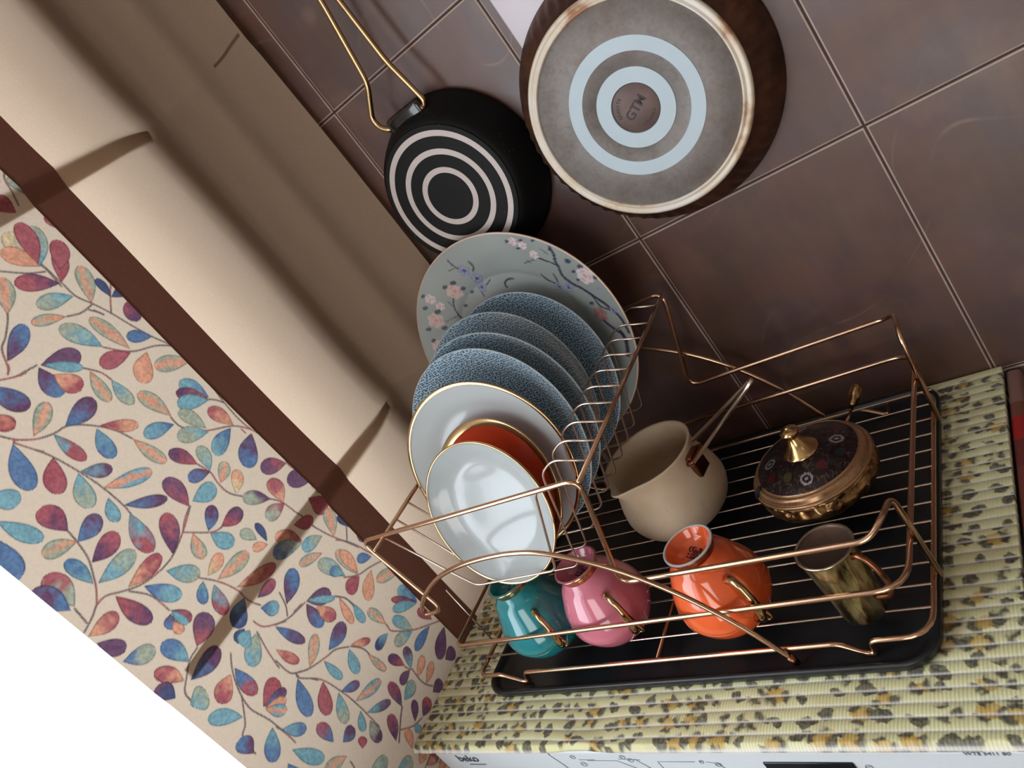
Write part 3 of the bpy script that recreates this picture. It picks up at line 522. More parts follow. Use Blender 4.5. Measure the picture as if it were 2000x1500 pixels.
# large plate with blossom branches
R_BIG = 0.1424
pf = [(R_BIG, 0), (R_BIG - .001, .0006), (R_BIG - .02, -.0045), (0.105, -.0095), (0.094, -.0125), (0.088, -.015), (0.0, -.0155)]
dense = []
for (r0, z0), (r1, z1) in zip(pf[:-1], pf[1:]):
    k = max(1, int(abs(r0 - r1) / 0.0011)); dense += [(r0 + (r1 - r0) * t / k, z0 + (z1 - z0) * t / k) for t in range(k)]
dense.append(pf[-1]); back = [(0.0, -.0185), (0.07, -.0185), (0.072, -.0205), (0.076, -.0205), (0.078, -.018), (0.094, -.0155), (R_BIG - .012, -.0065), (R_BIG, -.0012), (R_BIG, 0)]
def paint_big(P):
    x, y = P[..., 0], P[..., 1]; top = np.arange(P.shape[1]) < len(dense)
    na = vnoise(x + 1, y + 1, 0.03, 21); nb = vnoise(x + 1, y + 1, 0.003, 22)
    c = np.array(srgb(152, 160, 158)) * (0.92 + 0.16 * na[..., None]); c[:, ~top] = np.array(srgb(196, 200, 196))
    def put(dist, rad, colr_, soft=0.0006, op=0.92):
        cov = (np.clip((rad - dist) / soft + .5, 0, 1) * op * top[None, :])[..., None]; c[:] = c * (1 - cov) + colr_ * cov
    for tw in TWIGS.split():
        pts, wd = tw.split('/'); v = [float(a) / 1e4 for a in pts.split(',')]; pts = list(zip(v[0::2], v[1::2])); pts = [tuple(q)[:2] for q in catmull([(a, b, 0) for a, b in pts], 4)]
        wd = float(wd) * 0.00017; dm = np.full(x.shape, 9.0); N = len(pts) - 1
        for k, ((a, b), (e, f)) in enumerate(zip(pts[:-1], pts[1:])):
            L2 = (e - a) ** 2 + (f - b) ** 2 + 1e-12; t = np.clip(((x - a) * (e - a) + (y - b) * (f - b)) / L2, 0, 1)
            dm = np.minimum(dm, np.hypot(x - a - t * (e - a), y - b - t * (f - b)) + (nb - .5) * 0.0006)
        put(dm, wd + .0002, np.array(srgb(56, 50, 74)) if float(tw.split('/')[1]) > 3 else np.array(srgb(96, 92, 90)))
    for b in BLOOMS.split():
        a = b.split(','); cx, cy, rr, ty = float(a[0]) / 1e4, float(a[1]) / 1e4, float(a[2]) / 1e4, a[3]
        dx, dy = x - cx, y - cy; d = np.hypot(dx, dy); th = np.arctan2(dy, dx)
        if ty == 'g': put(np.hypot(dx * 1.0 + dy * .5, dy * 1.5 - dx * .3), rr * 1.1, np.array(srgb(58, 66, 86)))
        elif ty == 'v':
            put(d, rr * (1 + .16 * np.cos(5 * th)), np.array(srgb(132, 134, 168))); put(d, rr * .62 * (1 + .2 * np.cos(5 * th)), np.array(srgb(176, 180, 198))); put(d, rr * .42 * (1 + .35 * np.cos(5 * th)), np.array(srgb(52, 60, 116)))
        else:
            pc = {'p': (210, 184, 180), 'w': (218, 208, 214), 'q': (150, 110, 112)}[ty]
            put(d, rr * (1 + .10 * np.cos(6 * th)), np.array(srgb(*pc))); put(np.abs(d - rr * .6) + .0012 * np.sin(3 * th), .0005, np.array(srgb(196, 140, 138)), op=.6); put(d, rr * .25, np.array(srgb(200, 132, 120)), op=.7)
    return c
Pb = lathe_pts(dense + back, 420)
bigp = empty('dinner_plate', (0, 0, 0), 'large grey-green plate painted with blossom branches, rearmost in the rack', 'plate'); bigp.matrix_world = disc_frame((0.032, -0.082, 0.268), 0.113)
grid_obj('plate_body', Pb, vcol('painted_porcelain', 0.22, coat=0.4), bigp, closed_u=True, cols=paint_big(Pb))
PINKG = simple('rim_line_beige', srgb(216, 186, 168), 0.3, 0.2)
ring_band('rim_line', [(R_BIG - .0012, .0007), (R_BIG + .0002, .0004), (R_BIG + .0004, -.0006), (R_BIG - .0004, -.0009)], PINKG, bigp, 160)
# four blue dotted plates
q = NT('blue_dotted_glaze'); q.set(Roughness=0.3, Coat_Weight=0.3, Coat_Roughness=0.08); v = q.coord()
sepx = q.n('ShaderNodeSeparateXYZ'); q.l(v, sepx.inputs[0]); cmb = q.n('ShaderNodeCombineXYZ'); q.l(sepx.outputs[0], cmb.inputs[0]); q.l(sepx.outputs[1], cmb.inputs[1])
vo = q.n('ShaderNodeTexVoronoi', feature='F1', voronoi_dimensions='2D'); vo.inputs['Scale'].default_value = 380; vo.inputs['Randomness'].default_value = 0.6; q.l(cmb.outputs[0], vo.inputs['Vector'])
dots = q.ramp(vo.outputs['Distance'], [(0.30, srgb(44, 70, 104)), (0.40, srgb(168, 192, 204))]); q.l(dots, q.p.inputs['Base Color'])
BLUED = q.m
bodyp = smooth_prof([(0.0, -.0135), (0.05, -.0133), (0.078, -.0118), (0.096, -.0065), (0.1085, -.0004)], 5) + [(0.1100, 0.0), (0.1100, -.0014), (0.104, -.0052), (0.094, -.0102), (0.078, -.0150), (0.064, -.0168), (0.063, -.0195), (0.059, -.0195), (0.058, -.0168), (0, -.0165)]
BLU = [((0.037, -0.114, 0.233), 0.295, 'blue dotted plate next to the large flowered plate, rearmost of four'), ((0.020, -0.1435, 0.2355), 0.235, 'blue dotted plate, second from the back of four'),
       ((0.036, -0.189, 0.2345), 0.205, 'blue dotted plate, third from the back of four'), ((0.0375, -0.2205, 0.234), 0.245, 'blue dotted plate showing widest, behind the gold rimmed white plate')]
RIMG = simple('grey_plate_rim', srgb(176, 186, 190), 0.35)
p0 = empty('dotted_plate', (0, 0, 0), BLU[0][2], 'plate', 'blue dotted plates in the rack')
lathe('plate_body', bodyp, BLUED, p0, 128); ring_band('rim_line', [(0.1093, .0003), (0.1103, .0001), (0.1104, -.0010), (0.1096, -.0016)], RIMG, p0, 128)
for i, (c, t, lb) in enumerate(BLU):
    o = p0 if i == 0 else copy_tree(p0); o.matrix_world = disc_frame(c, t); o['label'] = lb
# white plate with gold rim
PORC = simple('white_porcelain', srgb(182, 189, 191), 0.14, 0, 0, coat=0.15)
wpl = empty('side_plate', (0, 0, 0), 'white porcelain plate with gold rim, standing behind the small orange plate', 'plate'); wpl.matrix_world = disc_frame((0.040, -0.254, 0.228), 0.232, 0.09)
RW = 0.0988
lathe('plate_body', smooth_prof([(0, -.0125), (0.05, -.0125), (0.066, -.0108), (0.080, -.0060), (RW - .001, .0)], 5) + [(RW, 0), (RW, -.0014), (0.08, -.0085), (0.066, -.0135), (0.052, -.0152), (0.050, -.0175), (0.046, -.0175), (0.045, -.0152), (0, -.015)], PORC, wpl, 128)
ring_band('gold_rim', [(RW - .0032, .0001), (RW - .0005, .0009), (RW + .0006, .0003), (RW + .0006, -.0014), (RW - .0025, -.0022)], GOLD, wpl, 128)
# small orange plate
ORG = simple('orange_glaze', srgb(214, 66, 26), 0.15, 0, 0.12, 30, 0.6)
op = empty('saucer', (0, 0, 0), 'small glossy orange plate with wide gold rim, between white plate and white bowl', 'plate'); op.matrix_world = disc_frame((0.0485, -0.2745, 0.2125), 0.47)
RO = 0.0775
lathe('plate_body', smooth_prof([(0, -.0105), (0.03, -.0105), (0.045, -.0098), (0.062, -.0055), (RO - .001, .0)], 5) + [(RO, 0), (RO, -.0014), (0.062, -.0080), (0.045, -.0125), (0.032, -.0130), (0.031, -.0150), (0.028, -.0150), (0.027, -.0130), (0, -.013)], ORG, op, 112)
ring_band('gold_rim', [(RO - .0075, -.0014), (RO - .0006, .0008), (RO + .0006, .0003), (RO + .0006, -.0012), (RO - .007, -.0030)], GOLD, op, 112)
# white bowl in front
bw = empty('shallow_bowl', (0, 0, 0), 'small white bowl with thin gold rim, frontmost in the plate holder', 'bowl'); bw.matrix_world = disc_frame((0.052, -0.3055, 0.212), 0.354)
RB = 0.0768
BGE = simple('bowl_outer_glaze', srgb(196, 184, 166), 0.3, coat=0.2)
lathe('bowl_inside', smooth_prof([(0, -.0175), (0.040, -.0172), (0.054, -.0150), (0.064, -.0095), (0.071, -.0042), (RB - .0010, .0)], 6), PORC, bw, 128)
lathe('bowl_outside', [(RB - .0002, -.0002)] + smooth_prof([(RB, -.001), (0.073, -.0065), (0.066, -.0125), (0.056, -.0178), (0.042, -.0200)], 5) + [(0.040, -.0222), (0.036, -.0222), (0.035, -.0198), (0, -.0195)], BGE, bw, 128)
ring_band('gold_rim', [(RB - .0016, .0002), (RB - .0004, .0008), (RB + .0006, .0003), (RB + .0006, -.0012), (RB - .0012, -.0012)], GOLD, bw, 128)

# ================================================================ MUGS (upside down)
def mug(name, label, x, y, H, col, dark_band, rim_white, hz=-38, sc=1.0, stampc=(50, 18, 28)):
    m = simple(name + '_glaze', col, 0.13, 0, 0.05, 25, 0.7)
    o = empty(name, (x, y, 0.0255), label, 'mug', 'mugs turned upside down along the front of the rack')
    h = H
    out = smooth_prof([(0.0285 * sc, 0.0), (0.0325 * sc, .0022), (0.0390 * sc, .0105), (0.0450 * sc, .0230), (0.0452 * sc, .0340), (0.0420 * sc, .0470), (0.0365 * sc, .0590), (0.0300 * sc, h - .0195), (0.0235 * sc, h - .0125), (0.0208 * sc, h - .0085), (0.0220 * sc, h - .0040), (0.0243 * sc, h)], 5)
    foot = [(0.0243 * sc, h), (0.0236 * sc, h + .0006), (0.0222 * sc, h + .0002)] + smooth_prof([(0.0218 * sc, h - .0006), (0.0195 * sc, h - .0050), (0.0165 * sc, h - .0095), (0.009 * sc, h - .0130), (0.0, h - .0140)], 4)
    inn = [(0.0, h - .0185), (0.018 * sc, h - .0170), (0.027 * sc, h - .0235), (0.0335 * sc, .0590), (0.039 * sc, .0470), (0.0422 * sc, .0340), (0.042 * sc, .0230), (0.0362 * sc, .0105), (0.0302 * sc, .0030), (0.0272 * sc, 0.0), (0.0285 * sc, 0.0)]
    lathe('mug_body', out + foot, m, o, 96); lathe('mug_inside', inn, m, o, 72)
    if rim_white: ring_band('foot_rim', [(0.0225 * sc, h + .0003), (0.0236 * sc, h + .0011), (0.0247 * sc, h + .0004), (0.0246 * sc, h - .0010)], simple('pale_foot_rim', srgb(196, 196, 196), 0.4), o, 72)
    ring_band('gold_band', [(0.0213 * sc, h - .0095), (0.0226 * sc, h - .0042), (0.0250 * sc, h - (.0014 if rim_white else .0002)), (0.0240 * sc, h - .0002), (0.0212 * sc, h - .0050), (0.0204 * sc, h - .0085)], GOLD if not dark_band else COPPER, o, 72)  # darker metal on the orange mug paints gold reflecting dark surroundings
    a = math.radians(hz); ca, sa = math.cos(a), math.sin(a)
    hp = [(0.0345, .0630), (0.0420, .0668), (0.0505, .0645), (0.0560, .0545), (0.0575, .0430), (0.0565, .0330), (0.0520, .0245), (0.0440, .0205)]
    pts = catmull([(r * sc * ca, r * sc * sa, z) for r, z in hp], 6); N = len(pts)
    rad = [0.0043 - 0.0010 * math.sin(PI * min(1, i / N * 1.6)) + 0.0020 * max(0, (i / N - .55)) * 2 for i in range(N)]
    hdl = tube('handle', pts, rad, GOLD, o, n=14)
    tube('handle_curl', catmull([(r * sc * ca - t * sa, r * sc * sa + t * ca, z) for r, t, z in ((.0575, 0.0, .036), (.0600, .0032, .030), (.0600, .0045, .0235), (.0560, .0030, .020), (.0540, 0, .0225))], 5), 0.0014, GOLD, hdl, n=8)
    st = simple(name + '_stamp', srgb(*stampc), 0.4)
    # stamp printed inside the hollow foot: a flourish over two short lines of letters
    V = []; F = []
    def add(pts, rad):
        v, f = tube_data(pts, rad, n=6); k = len(V); V.extend(v); F.extend([tuple(i + k for i in q) for q in f])
    zz = h - .0122
    L = lambda p: [Vector((a_, b_, zz + 0.55 * (abs(a_) ** 2 + abs(b_) ** 2) / 0.018)) for a_, b_ in p]
    for k in range(5):
        cx = -.0056 + k * .0028; cy = .0035 + .001 * math.sin(k * 2.2)
        add(L([(cx + .0018 * math.cos(t), cy + .0022 * math.sin(t)) for t in np.linspace(k, k + 5.0, 10)]), 0.0006)
    for r_, y_ in ((0.006, -.0015), (0.0045, -.0048)):
        for k in range(5): 
            cx = -r_ + k * r_ / 2; add(L([(cx, y_ - .001), (cx, y_ + .001), (cx + r_ * .28, y_ + (.001 if k % 2 else -.001))]), 0.00045)
    sg = obj('foot_stamp', V, F, st, o); sg.rotation_euler = (0, 0, math.radians(-25))
    return o
mug('teal_mug', 'teal mug with gold handle, upside down below the white bowl', -0.003, -0.299, 0.093, srgb(30, 132, 140), False, False, -40)
mug('pink_mug', 'pink mug with gold handle, upside down between teal and orange mugs', 0.088, -0.294, 0.0905, srgb(206, 116, 136), False, False, -38, stampc=(44, 24, 44))
mug('orange_mug', 'orange mug with gold handle, upside down with pale foot ring', 0.222, -0.299, 0.0915, srgb(232, 98, 48), True, True, -36)

# ================================================================ BRASS CUP
q = NT('hammered_brass'); q.set(Metallic=1.0, Roughness=0.3); v = q.coord((1, 1, 0.28)); nz = q.noise(v, 90, 4); q.l(q.ramp(nz.outputs[0], [(0.38, srgb(78, 66, 46)), (0.52, srgb(164, 146, 106)), (0.68, srgb(206, 192, 156))]), q.p.inputs['Base Color'])
vo = q.n('ShaderNodeTexVoronoi'); vo.inputs['Scale'].default_value = 130; q.l(v, vo.inputs['Vector']); q.bump(vo.outputs['Distance'], 0.7, 0.002); HAMB = q.m
BRONZ = simple('worn_bronze_disc', srgb(104, 82, 70), 0.42, 0.75, 0.25, 120, bump=0.15)
cup = empty('brass_cup', (0.3405, -0.3105, 0.0255), 'hammered brass cup with copper handle, upside down at the right end of the rack', 'cup')
H = 0.073
lathe('cup_body', smooth_prof([(0.0195, 0), (0.0200, .004), (0.0205, .02), (0.0215, .04), (0.0225, .058), (0.0235, H - .004)], 5) + [(0.0243, H - .001), (0.0240, H), (0.0226, H - .0004)], HAMB, cup, 72)
lathe('cup_base', [(0.0228, H - .0002), (0.0215, H - .0016), (0.0, H - .0018)], BRONZ, cup, 72)
lathe('cup_lining', [(0.0195, 0), (0.0183, .001), (0.0195, .03), (0.0212, .062), (0, .064)], BRONZ, cup, 48)
ring_band('base_rim', [(0.0222, H + .0002), (0.0238, H + .0012), (0.0250, H), (0.0243, H - .0014), (0.0228, H - .001)], simple('silvered_rim', srgb(176, 160, 140), 0.25, 1.0), cup, 72)
a = math.radians(-24); tube('handle', catmull([(r * math.cos(a), r * math.sin(a), z) for r, z in ((0.022, .066), (0.029, .069), (0.036, .064), (0.0405, .052), (0.041, .040), (0.036, .026), (0.0215, .019))], 7), [0.0026] * 43, COPPER, cup, n=12)

# ================================================================ STONEWARE JUG
q = NT('speckled_stoneware'); q.set(Roughness=0.55); v = q.coord(); nz = q.noise(v, 18, 4); c = q.ramp(nz.outputs[0], [(0.35, srgb(214, 190, 160)), (0.6, srgb(222, 204, 176)), (0.75, srgb(208, 176, 154))])
vo = q.n('ShaderNodeTexVoronoi'); vo.inputs['Scale'].default_value = 170; q.l(v, vo.inputs['Vector']); sk = q.ramp(vo.outputs['Distance'], [(0.05, (1, 1, 1)), (0.11, (0, 0, 0))])
pm = q.ramp(q.noise(v, 60, 1).outputs[0], [(0.60, (0, 0, 0)), (0.66, (1, 1, 1))]); q.l(q.mix(q.mix(1.0, sk, pm, 'MULTIPLY'), c, srgb(86, 62, 48)), q.p.inputs['Base Color']); q.bump(nz.outputs[0], 0.1); STONE = q.m
jug = empty('stoneware_jug', (0.130, -0.146, 0.0265), 'beige stoneware jug with long gold wire handle, standing behind the mugs', 'jug')
SA = math.radians(-106)
def spout(P, a):
    Q = P.copy(); z = P[..., 2]; r = np.hypot(P[..., 0], P[..., 1]); th = np.arctan2(P[..., 1], P[..., 0]); d = (th - SA + PI) % (2 * PI) - PI
    k = np.exp(-(d / 0.24) ** 2) * np.clip((z - 0.052) / 0.040, 0, 1) ** 1.6 * (r > 0.03)
    f = 1 + 0.26 * k; Q[..., 0] *= f; Q[..., 1] *= f; Q[..., 2] += 0.0035 * k; return Q
outj = smooth_prof([(0.0, 0.0), (0.036, 0.0), (0.0465, .003), (0.0560, .0125), (0.0615, .0270), (0.0610, .0400), (0.0575, .0540), (0.0530, .0680), (0.0518, .0790), (0.0535, .0890)], 5)
inj = [(0.0540, .0908), (0.0528, .0918), (0.0508, .0908)] + smooth_prof([(0.0495, .0885), (0.0483, .0790), (0.0495, .0680), (0.0540, .0540), (0.0578, .0400), (0.0580, .0270), (0.0525, .0130), (0.043, .0050), (0.0, .0040)], 4)
lathe('jug_body', outj + inj, STONE, jug, 128, fn=spout)
ha = math.radians(-9); hd = Vector((math.cos(ha), math.sin(ha), 0)); ht = Vector((-math.sin(ha), math.cos(ha), 0))
mB = Matrix((hd, ht, Vector((0, 0, 1)))).transposed().to_4x4()
bk = box('handle_bracket', (0.0525, -0.0105, .0560), (0.0600, 0.0105, .0840), COPPER, jug, 0.0016); bk.matrix_local = mB
tube('bracket_collar', [(0.055, -0.013, .0785), (0.0625, -0.0125, .080), (0.0625, 0.0125, .080), (0.055, 0.013, .0785)], 0.0028, COPPER, bk, fl=0.003)
tube('wire_handle', [mB @ Vector(p) for p in ((0.058, -0.012, .0760), (0.166, -0.0045, .1520), (0.171, 0.0, .1555), (0.166, 0.0045,   .1525), (0.058, 0.011, .0900))], 0.0022, ROSE_THIN, jug, fl=0.004)

# ================================================================ SUGAR BOWL AND SPOON
q = NT('embossed_brass'); q.set(Metallic=1.0, Roughness=0.3); v = q.coord((1, 1, 1)); nz = q.noise(v, 55, 4); q.l(q.ramp(nz.outputs[0], [(0.36, srgb(96, 66, 46)), (0.55, srgb(184, 146, 98)), (0.75, srgb(214, 192, 146))]), q.p.inputs['Base Color'])
vo = q.n('ShaderNodeTexVoronoi', feature='SMOOTH_F1'); vo.inputs['Scale'].default_value = 120; q.l(v, vo.inputs['Vector']); q.bump(vo.outputs['Distance'], 1.0, 0.005); EMB = q.m
sb = empty('sugar_bowl', (0.296, -0.163, 0.0265), 'round brass sugar bowl with enamelled lid and tall knob, right of the jug', 'sugar bowl')
def flute(P, a):
    Q = P.copy(); z = P[..., 2]; k = 1 + 0.030 * np.abs(np.cos(11 * a))[:, None] * np.clip(1 - abs(z - 0.016) / 0.014, 0, 1); Q[..., 0] *= k; Q[..., 1] *= k; return Q
lathe('bowl_body', smooth_prof([(0.0, 0.0), (0.026, 0.0), (0.034, .002), (0.048, .009), (0.0575, .0185), (0.0590, .0250), (0.0560, .0315)], 5) + [(0.0575, .033), (0.0605, .0338), (0.0612, .0352), (0.0600, .0362)], EMB, sb, 160, fn=flute)
lp = smooth_prof([(0.0602, .0362), (0.0604, .0378), (0.0592, .0392), (0.0580, .0392), (0.0574, .0400), (0.0562, .0432), (0.0540, .0450), (0.0530, .0446)], 4) + smooth_prof([(0.0515, .0452), (0.0500, .0470), (0.042, .0515), (0.030, .0555), (0.016, .0580)], 9) + [(0.0, .0590)]
PL = lathe_pts(lp, 300)
def paint_lid(P):
    x, y = P[..., 0], P[..., 1]; r = np.hypot(x, y); th = np.arctan2(y, x); brass = np.array(srgb(176, 136, 100)); na = vnoise(x + 1, y + 1, 0.0035, 31); nb = vnoise(x + 1, y + 1, 0.0013, 32)
    c = np.broadcast_to(brass, P.shape).copy() * (0.85 + .3 * nb[..., None]); inlay = (r < 0.0505) & (r > 0.014)
    dk = np.array(srgb(52, 40, 42)); c[inlay] = (dk * (0.7 + .8 * na[..., None]))[inlay]
    scroll = inlay & (np.abs(na - 0.5) < 0.045); c[scroll] = np.array(srgb(104, 84, 74))
    for k in range(12):
        a = k * PI / 6 + 0.2; R0 = 0.034 + 0.005 * (k % 2); cx, cy = R0 * math.cos(a), R0 * math.sin(a); d = np.hypot(x - cx, y - cy)
        if k % 3 == 0: ccs = (188, 184, 190); 
        elif k % 3 == 1: ccs = (132, 56, 54)
        else: ccs = (66, 84, 90) if k % 2 else (120, 110, 70)
        if k % 3 == 0:
            m_ = (d < .0062) & (d > .0042); c[m_] = np.array(srgb(*ccs)); m_ = d < .0018; c[m_] = np.array(srgb(*ccs))
            for s_ in (-1, 1):
                m_ = np.hypot(x - cx * (1 + s_ * .0), y - cy) < 0; c[m_] = 0
        else: m_ = d < .0048 + .0015 * (na - .5); c[m_] = np.array(srgb(*ccs)) * 0.6
    return c
ql = vcol('enamelled_brass', 0.3, 0.75, 0.2); lid = grid_obj('lid', PL, ql, sb, closed_u=True, cols=paint_lid(PL))
BR = simple('polished_brass', srgb(204, 168, 118), 0.2, 1.0, 0.12, 60)
lathe('knob', smooth_prof([(0.0178, .0568), (0.0170, .0590), (0.0128, .0630), (0.0088, .0680), (0.0062, .0735), (0.0060, .0765), (0.0088, .0795), (0.0094, .0820), (0.0072, .0845), (0.0030, .0862), (0.0022, .0875), (0.0, .0882)], 5), BR, lid, 56)
na_ = math.radians(-148); 
tube('spoon_notch', [(r * math.cos(na_), r * math.sin(na_), z) for r, z in ((0.0612, .0372), (0.0585, .0420), (0.0540, .0462), (0.0510, .0470))], [0.0012, .0022, .0022, .0012], simple('dark_notch', srgb(12, 8, 6), 0.8), lid, smooth_path=False)
spn = empty('sugar_spoon', (0.296, -0.163, 0.0265), 'small ornate brass spoon sticking out behind the sugar bowl lid', 'spoon')
sps = catmull([(0.018, 0.030, .022), (0.030, 0.048, .0355), (0.0375, 0.0590, .0425), (0.0445, 0.0700, .0515), (0.050, 0.0785, .0580)], 6); N = len(sps)
tube('handle', sps, [0.0016 + 0.0044 * max(0, math.sin(PI * min(1, max(0, (i / N - .52) / .5)))) ** .8 for i in range(N)], EMB, spn, n=12)
lathe('spoon_bowl', smooth_prof([(0.0, 0.0), (0.005, .0006), (0.009, .0025), (0.0105, .005)], 4) + [(0.0095, .005), (0.0, .0015)], BR, spn, 24, loc=(0.013, 0.022, .0145))

# ================================================================ FRYING PAN ON THE WALL
q = NT('black_nonstick'); q.set(Roughness=0.55, Specular_IOR_Level=0.2); v = q.coord(); vo = q.n('ShaderNodeTexVoronoi'); vo.inputs['Scale'].default_value = 230; q.l(v, vo.inputs['Vector'])
q.l(q.mix(q.mix(1.0, q.ramp(vo.outputs['Distance'], [(0.06, (1, 1, 1)), (0.12, (0, 0, 0))]), q.ramp(q.noise(v, 40, 1).outputs[0], [(0.55, (0, 0, 0)), (0.62, (1, 1, 1))]), 'MULTIPLY'), srgb(14, 15, 16), srgb(112, 116, 118)), q.p.inputs['Base Color']); BLK = q.m
ALU = simple('bare_aluminium', srgb(196, 184, 180), 0.5, 0.15, 0.08, 30)
fp = empty('frying_pan', (0, 0, 0), 'black frying pan with three pale base rings hanging by its gold wire handle', 'frying pan'); fp.matrix_world = frame((0.0600, -0.0055, 0.4535), (0, -1, 0))
hb = 0.0462
lathe('pan_body', smooth_prof([(0.0, hb), (0.074, hb), (0.0800, hb - .0010), (0.0850, hb - .0050), (0.0905, hb - .016), (0.0965, .014), (0.1006, .0012)], 5) + [(0.1015, 0), (0.1000, -.0002), (0.0950, .0135), (0.0880, .0300), (0.0800, .0410), (0.0, .0420)], BLK, fp, 128)
for r in (0.0717, 0.0515, 0.0308): flat(ring_band('base_ring', [(r - .0033, hb - .0003), (r - .0032, hb + .0004), (r + .0032, hb + .0004), (r + .0033, hb - .0003)], ALU, fp, 112))
GL = simple('black_gloss_bracket', srgb(14, 14, 14), 0.15, coat=0.5)
b_ = box('handle_bracket', (-0.026, 0.084, .0100), (0.028, 0.103, .0300), GL, fp, 0.006, 4)
tube('wire_handle', [(-0.0235, 0.0905, .0235), (-0.0360, 0.1000, .0245), (-0.0385, 0.1130, .0245), (-0.0130, 0.1440, .0245), (0.0035, 0.2320, .0245), (0.0075, 0.3050, .0245), (0.0095, 0.3110, .0245), (0.0150, 0.3110, .0245), (0.0170, 0.3050, .0245), (0.0215, 0.2300, .0245), (0.0235, 0.1480, .0245), (0.0330, 0.0950, .0245), (0.0260, 0.0880, .0230)], 0.0031, GOLD, fp, fl=0.010)
tube('rivet', [(0.024, 0.0905, .0235), (0.0285, 0.0905, .0260)], 0.0034, COPPER, fp)
hk = empty('wall_hook', (0.0723, 0.0, 0.760), 'small metal hook on the tiles holding the frying pan handle', 'hook'); tube('hook_arm', [(0, 0.0, 0), (0, -0.036, 0.0), (0, -0.041, 0.006)], 0.0022, COPPER, hk, fl=0.003); lathe('hook_plate', [(0, .003), (0.008, .003), (0.009, 0)], COPPER, hk, 24, mw=frame((0, 0, 0), (0, -1, 0)))

# ================================================================ LARGE POT ON THE WALL
q = NT('fluted_copper_brown'); q.set(Roughness=0.5, Metallic=0.45); v = q.coord(); nz = q.noise(v, 30, 4); q.l(q.ramp(nz.outputs[0], [(0.35, srgb(50, 30, 22)), (0.7, srgb(96, 60, 40))]), q.p.inputs['Base Color']); SIDE = q.m
q = NT('scorched_aluminium'); q.set(Roughness=0.5, Metallic=0.15); v = q.coord(); a1 = q.noise(v, 14, 8, 0.75); a2 = q.noise(v, 200, 2)
c = q.ramp(a1.outputs[0], [(0.3, srgb(98, 86, 80)), (0.5, srgb(130, 124, 120)), (0.7, srgb(116, 98, 90))]); q.l(q.mix(0.5, c, q.ramp(a2.outputs[0], [(0.3, (.72, .72, .72)), (.65, (1, 1, 1))]), 'MULTIPLY'), q.p.inputs['Base Color']); SCOR = q.m
BRU = simple('brushed_ring_metal', srgb(182, 196, 204), 0.5, 0.1, 0.05, 40)
STMB = simple('brown_stamp_disc', srgb(104, 84, 80), 0.5, 0.3, 0.25, 60); STL = simple('dark_stamp_letters', srgb(56, 40, 42), 0.6)
q = NT('burnt_edge_metal'); q.set(Roughness=0.4, Metallic=0.1); v = q.coord(); nz = q.noise(v, 16, 4); q.l(q.ramp(nz.outputs[0], [(0.42, srgb(214, 206, 196)), (0.58, srgb(206, 190, 168)), (0.68, srgb(158, 112, 78))]), q.p.inputs['Base Color']); EDGE = q.m
pot = empty('cooking_pot', (0, 0, 0), 'large round pan with concentric ringed metal base, hanging bottom outwards on the tiles', 'pot'); pot.matrix_world = frame((0.2895, -0.0085, 0.4255), (0.045, -1, 0.012))
hp_ = 0.0395
def flute2(P, a):
    Q = P.copy(); z = P[..., 2]; k = 1 + 0.010 * np.cos(56 * a)[:, None] * np.clip((z - 0.001) / 0.012, 0, 1) * np.clip((hp_ - .006 - z) / 0.01, 0, 1); Q[..., 0] *= k; Q[..., 1] *= k; return Q
lathe('pot_body', smooth_prof([(0.1010, hp_ - .002), (0.1060, hp_ - .004), (0.1130, hp_ - .012), (0.1205, .018), (0.1268, .006), (0.1290, .001)], 5) + [(0.1296, 0), (0.1275, .0), (0.117, .018), (0.104, .034), (0.0, .0355)], SIDE, pot, 448, fn=flute2)
bpl = lathe('base_plate', [(0.0, hp_ - .0012), (0.0232, hp_ - .0012), (0.0233, hp_), (0.0990, hp_), (0.0998, hp_ - .002), (0.101, hp_ - .0025)], SCOR, pot, 160)
ring_band('edge_ring', [(0.0962, hp_ - .0010), (0.0970, hp_ + .0018), (0.0985, hp_ + .0020), (0.1000, hp_ + .0004), (0.1014, hp_ + .0002), (0.1030, hp_ + .0016), (0.1052, hp_ + .0012), (0.1068, hp_ - .0012), (0.1056, hp_ - .0045)], EDGE, pot, 160)
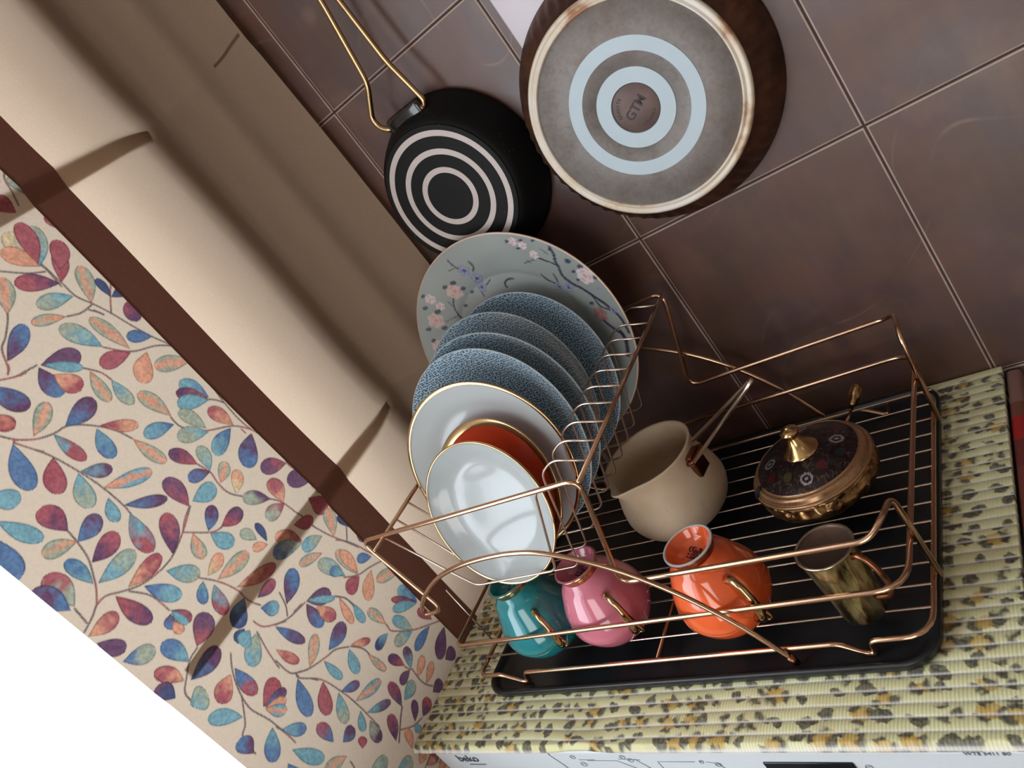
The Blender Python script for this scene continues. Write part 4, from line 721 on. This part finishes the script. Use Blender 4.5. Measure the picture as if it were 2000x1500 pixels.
for r0, r1 in ((0.0232, 0.0380), (0.0512, 0.0652)): ring_band('light_ring', [(r0, hp_ - .0003), (r0 + .0004, hp_ + .0006), (r1 - .0004, hp_ + .0006), (r1, hp_ - .0003)], BRU, bpl, 144).data.polygons.foreach_set('use_smooth', [False] * (144 * 4))
sdc = lathe('stamp_disc', [(0.0, hp_ - .0004), (0.0222, hp_ - .0004), (0.0230, hp_ - .0010)], STMB, pot, 72)
def arc_text(s, rad, a0, a1, size, up=True):
    for k, ch in enumerate(s):
        if ch == ' ': continue
        a = math.radians(a0 + (a1 - a0) * k / max(1, len(s) - 1)); p = Vector((rad * math.cos(a), rad * math.sin(a), hp_ - .0004)); rot = a - PI / 2 if up else a + PI / 2
        text('stamp_letter', ch, size, STL, sdc, Matrix.Translation(p) @ Matrix.Rotation(rot, 4, 'Z'))
RT = math.radians(28)
text('stamp_mark', 'GTM', 0.0125, STL, sdc, Matrix.Translation((0, 0, hp_ - .0004)) @ Matrix.Rotation(RT, 4, 'Z'), bold=0.0003)
arc_text('GRANITE', 0.0172, 28 + 155, 28 + 95, 0.0044); arc_text('ISTANBUL', 0.0172, 28 - 125, 28 - 60, 0.0044, False)
tube('rim_hook', [(0.020, 0.118, .006), (0.020, 0.138, .0035), (0.026, 0.146, .0035), (0.032, 0.138, .0035), (0.032, 0.118, .006)], 0.0022, COPPER, pot, fl=0.004)
hk2 = empty('wall_hook', (0.3145, 0.0, 0.5675), 'metal hook on the tiles above the large ringed pan', 'hook'); tube('hook_arm', [(0, 0.0, 0), (0, -0.018, 0.0), (0, -0.021, 0.006)], 0.002, COPPER, hk2, fl=0.003); lathe('hook_plate', [(0, .003), (0.008, .003), (0.009, 0)], COPPER, hk2, 24, mw=frame((0, 0, 0), (0, -1, 0)))

# pale panel added in place of a bright reflection on the tiles
sw = box('reflection_panel', (0.2075, -0.0075, 0.5265), (0.2900, -0.0001, 0.6060), simple('pale_reflection', srgb(206, 198, 206), 0.35), None, 0.002)
tag(sw, 'pale panel standing in for a reflection on brown tiles, mostly hidden behind the large ringed pan', 'reflection panel')
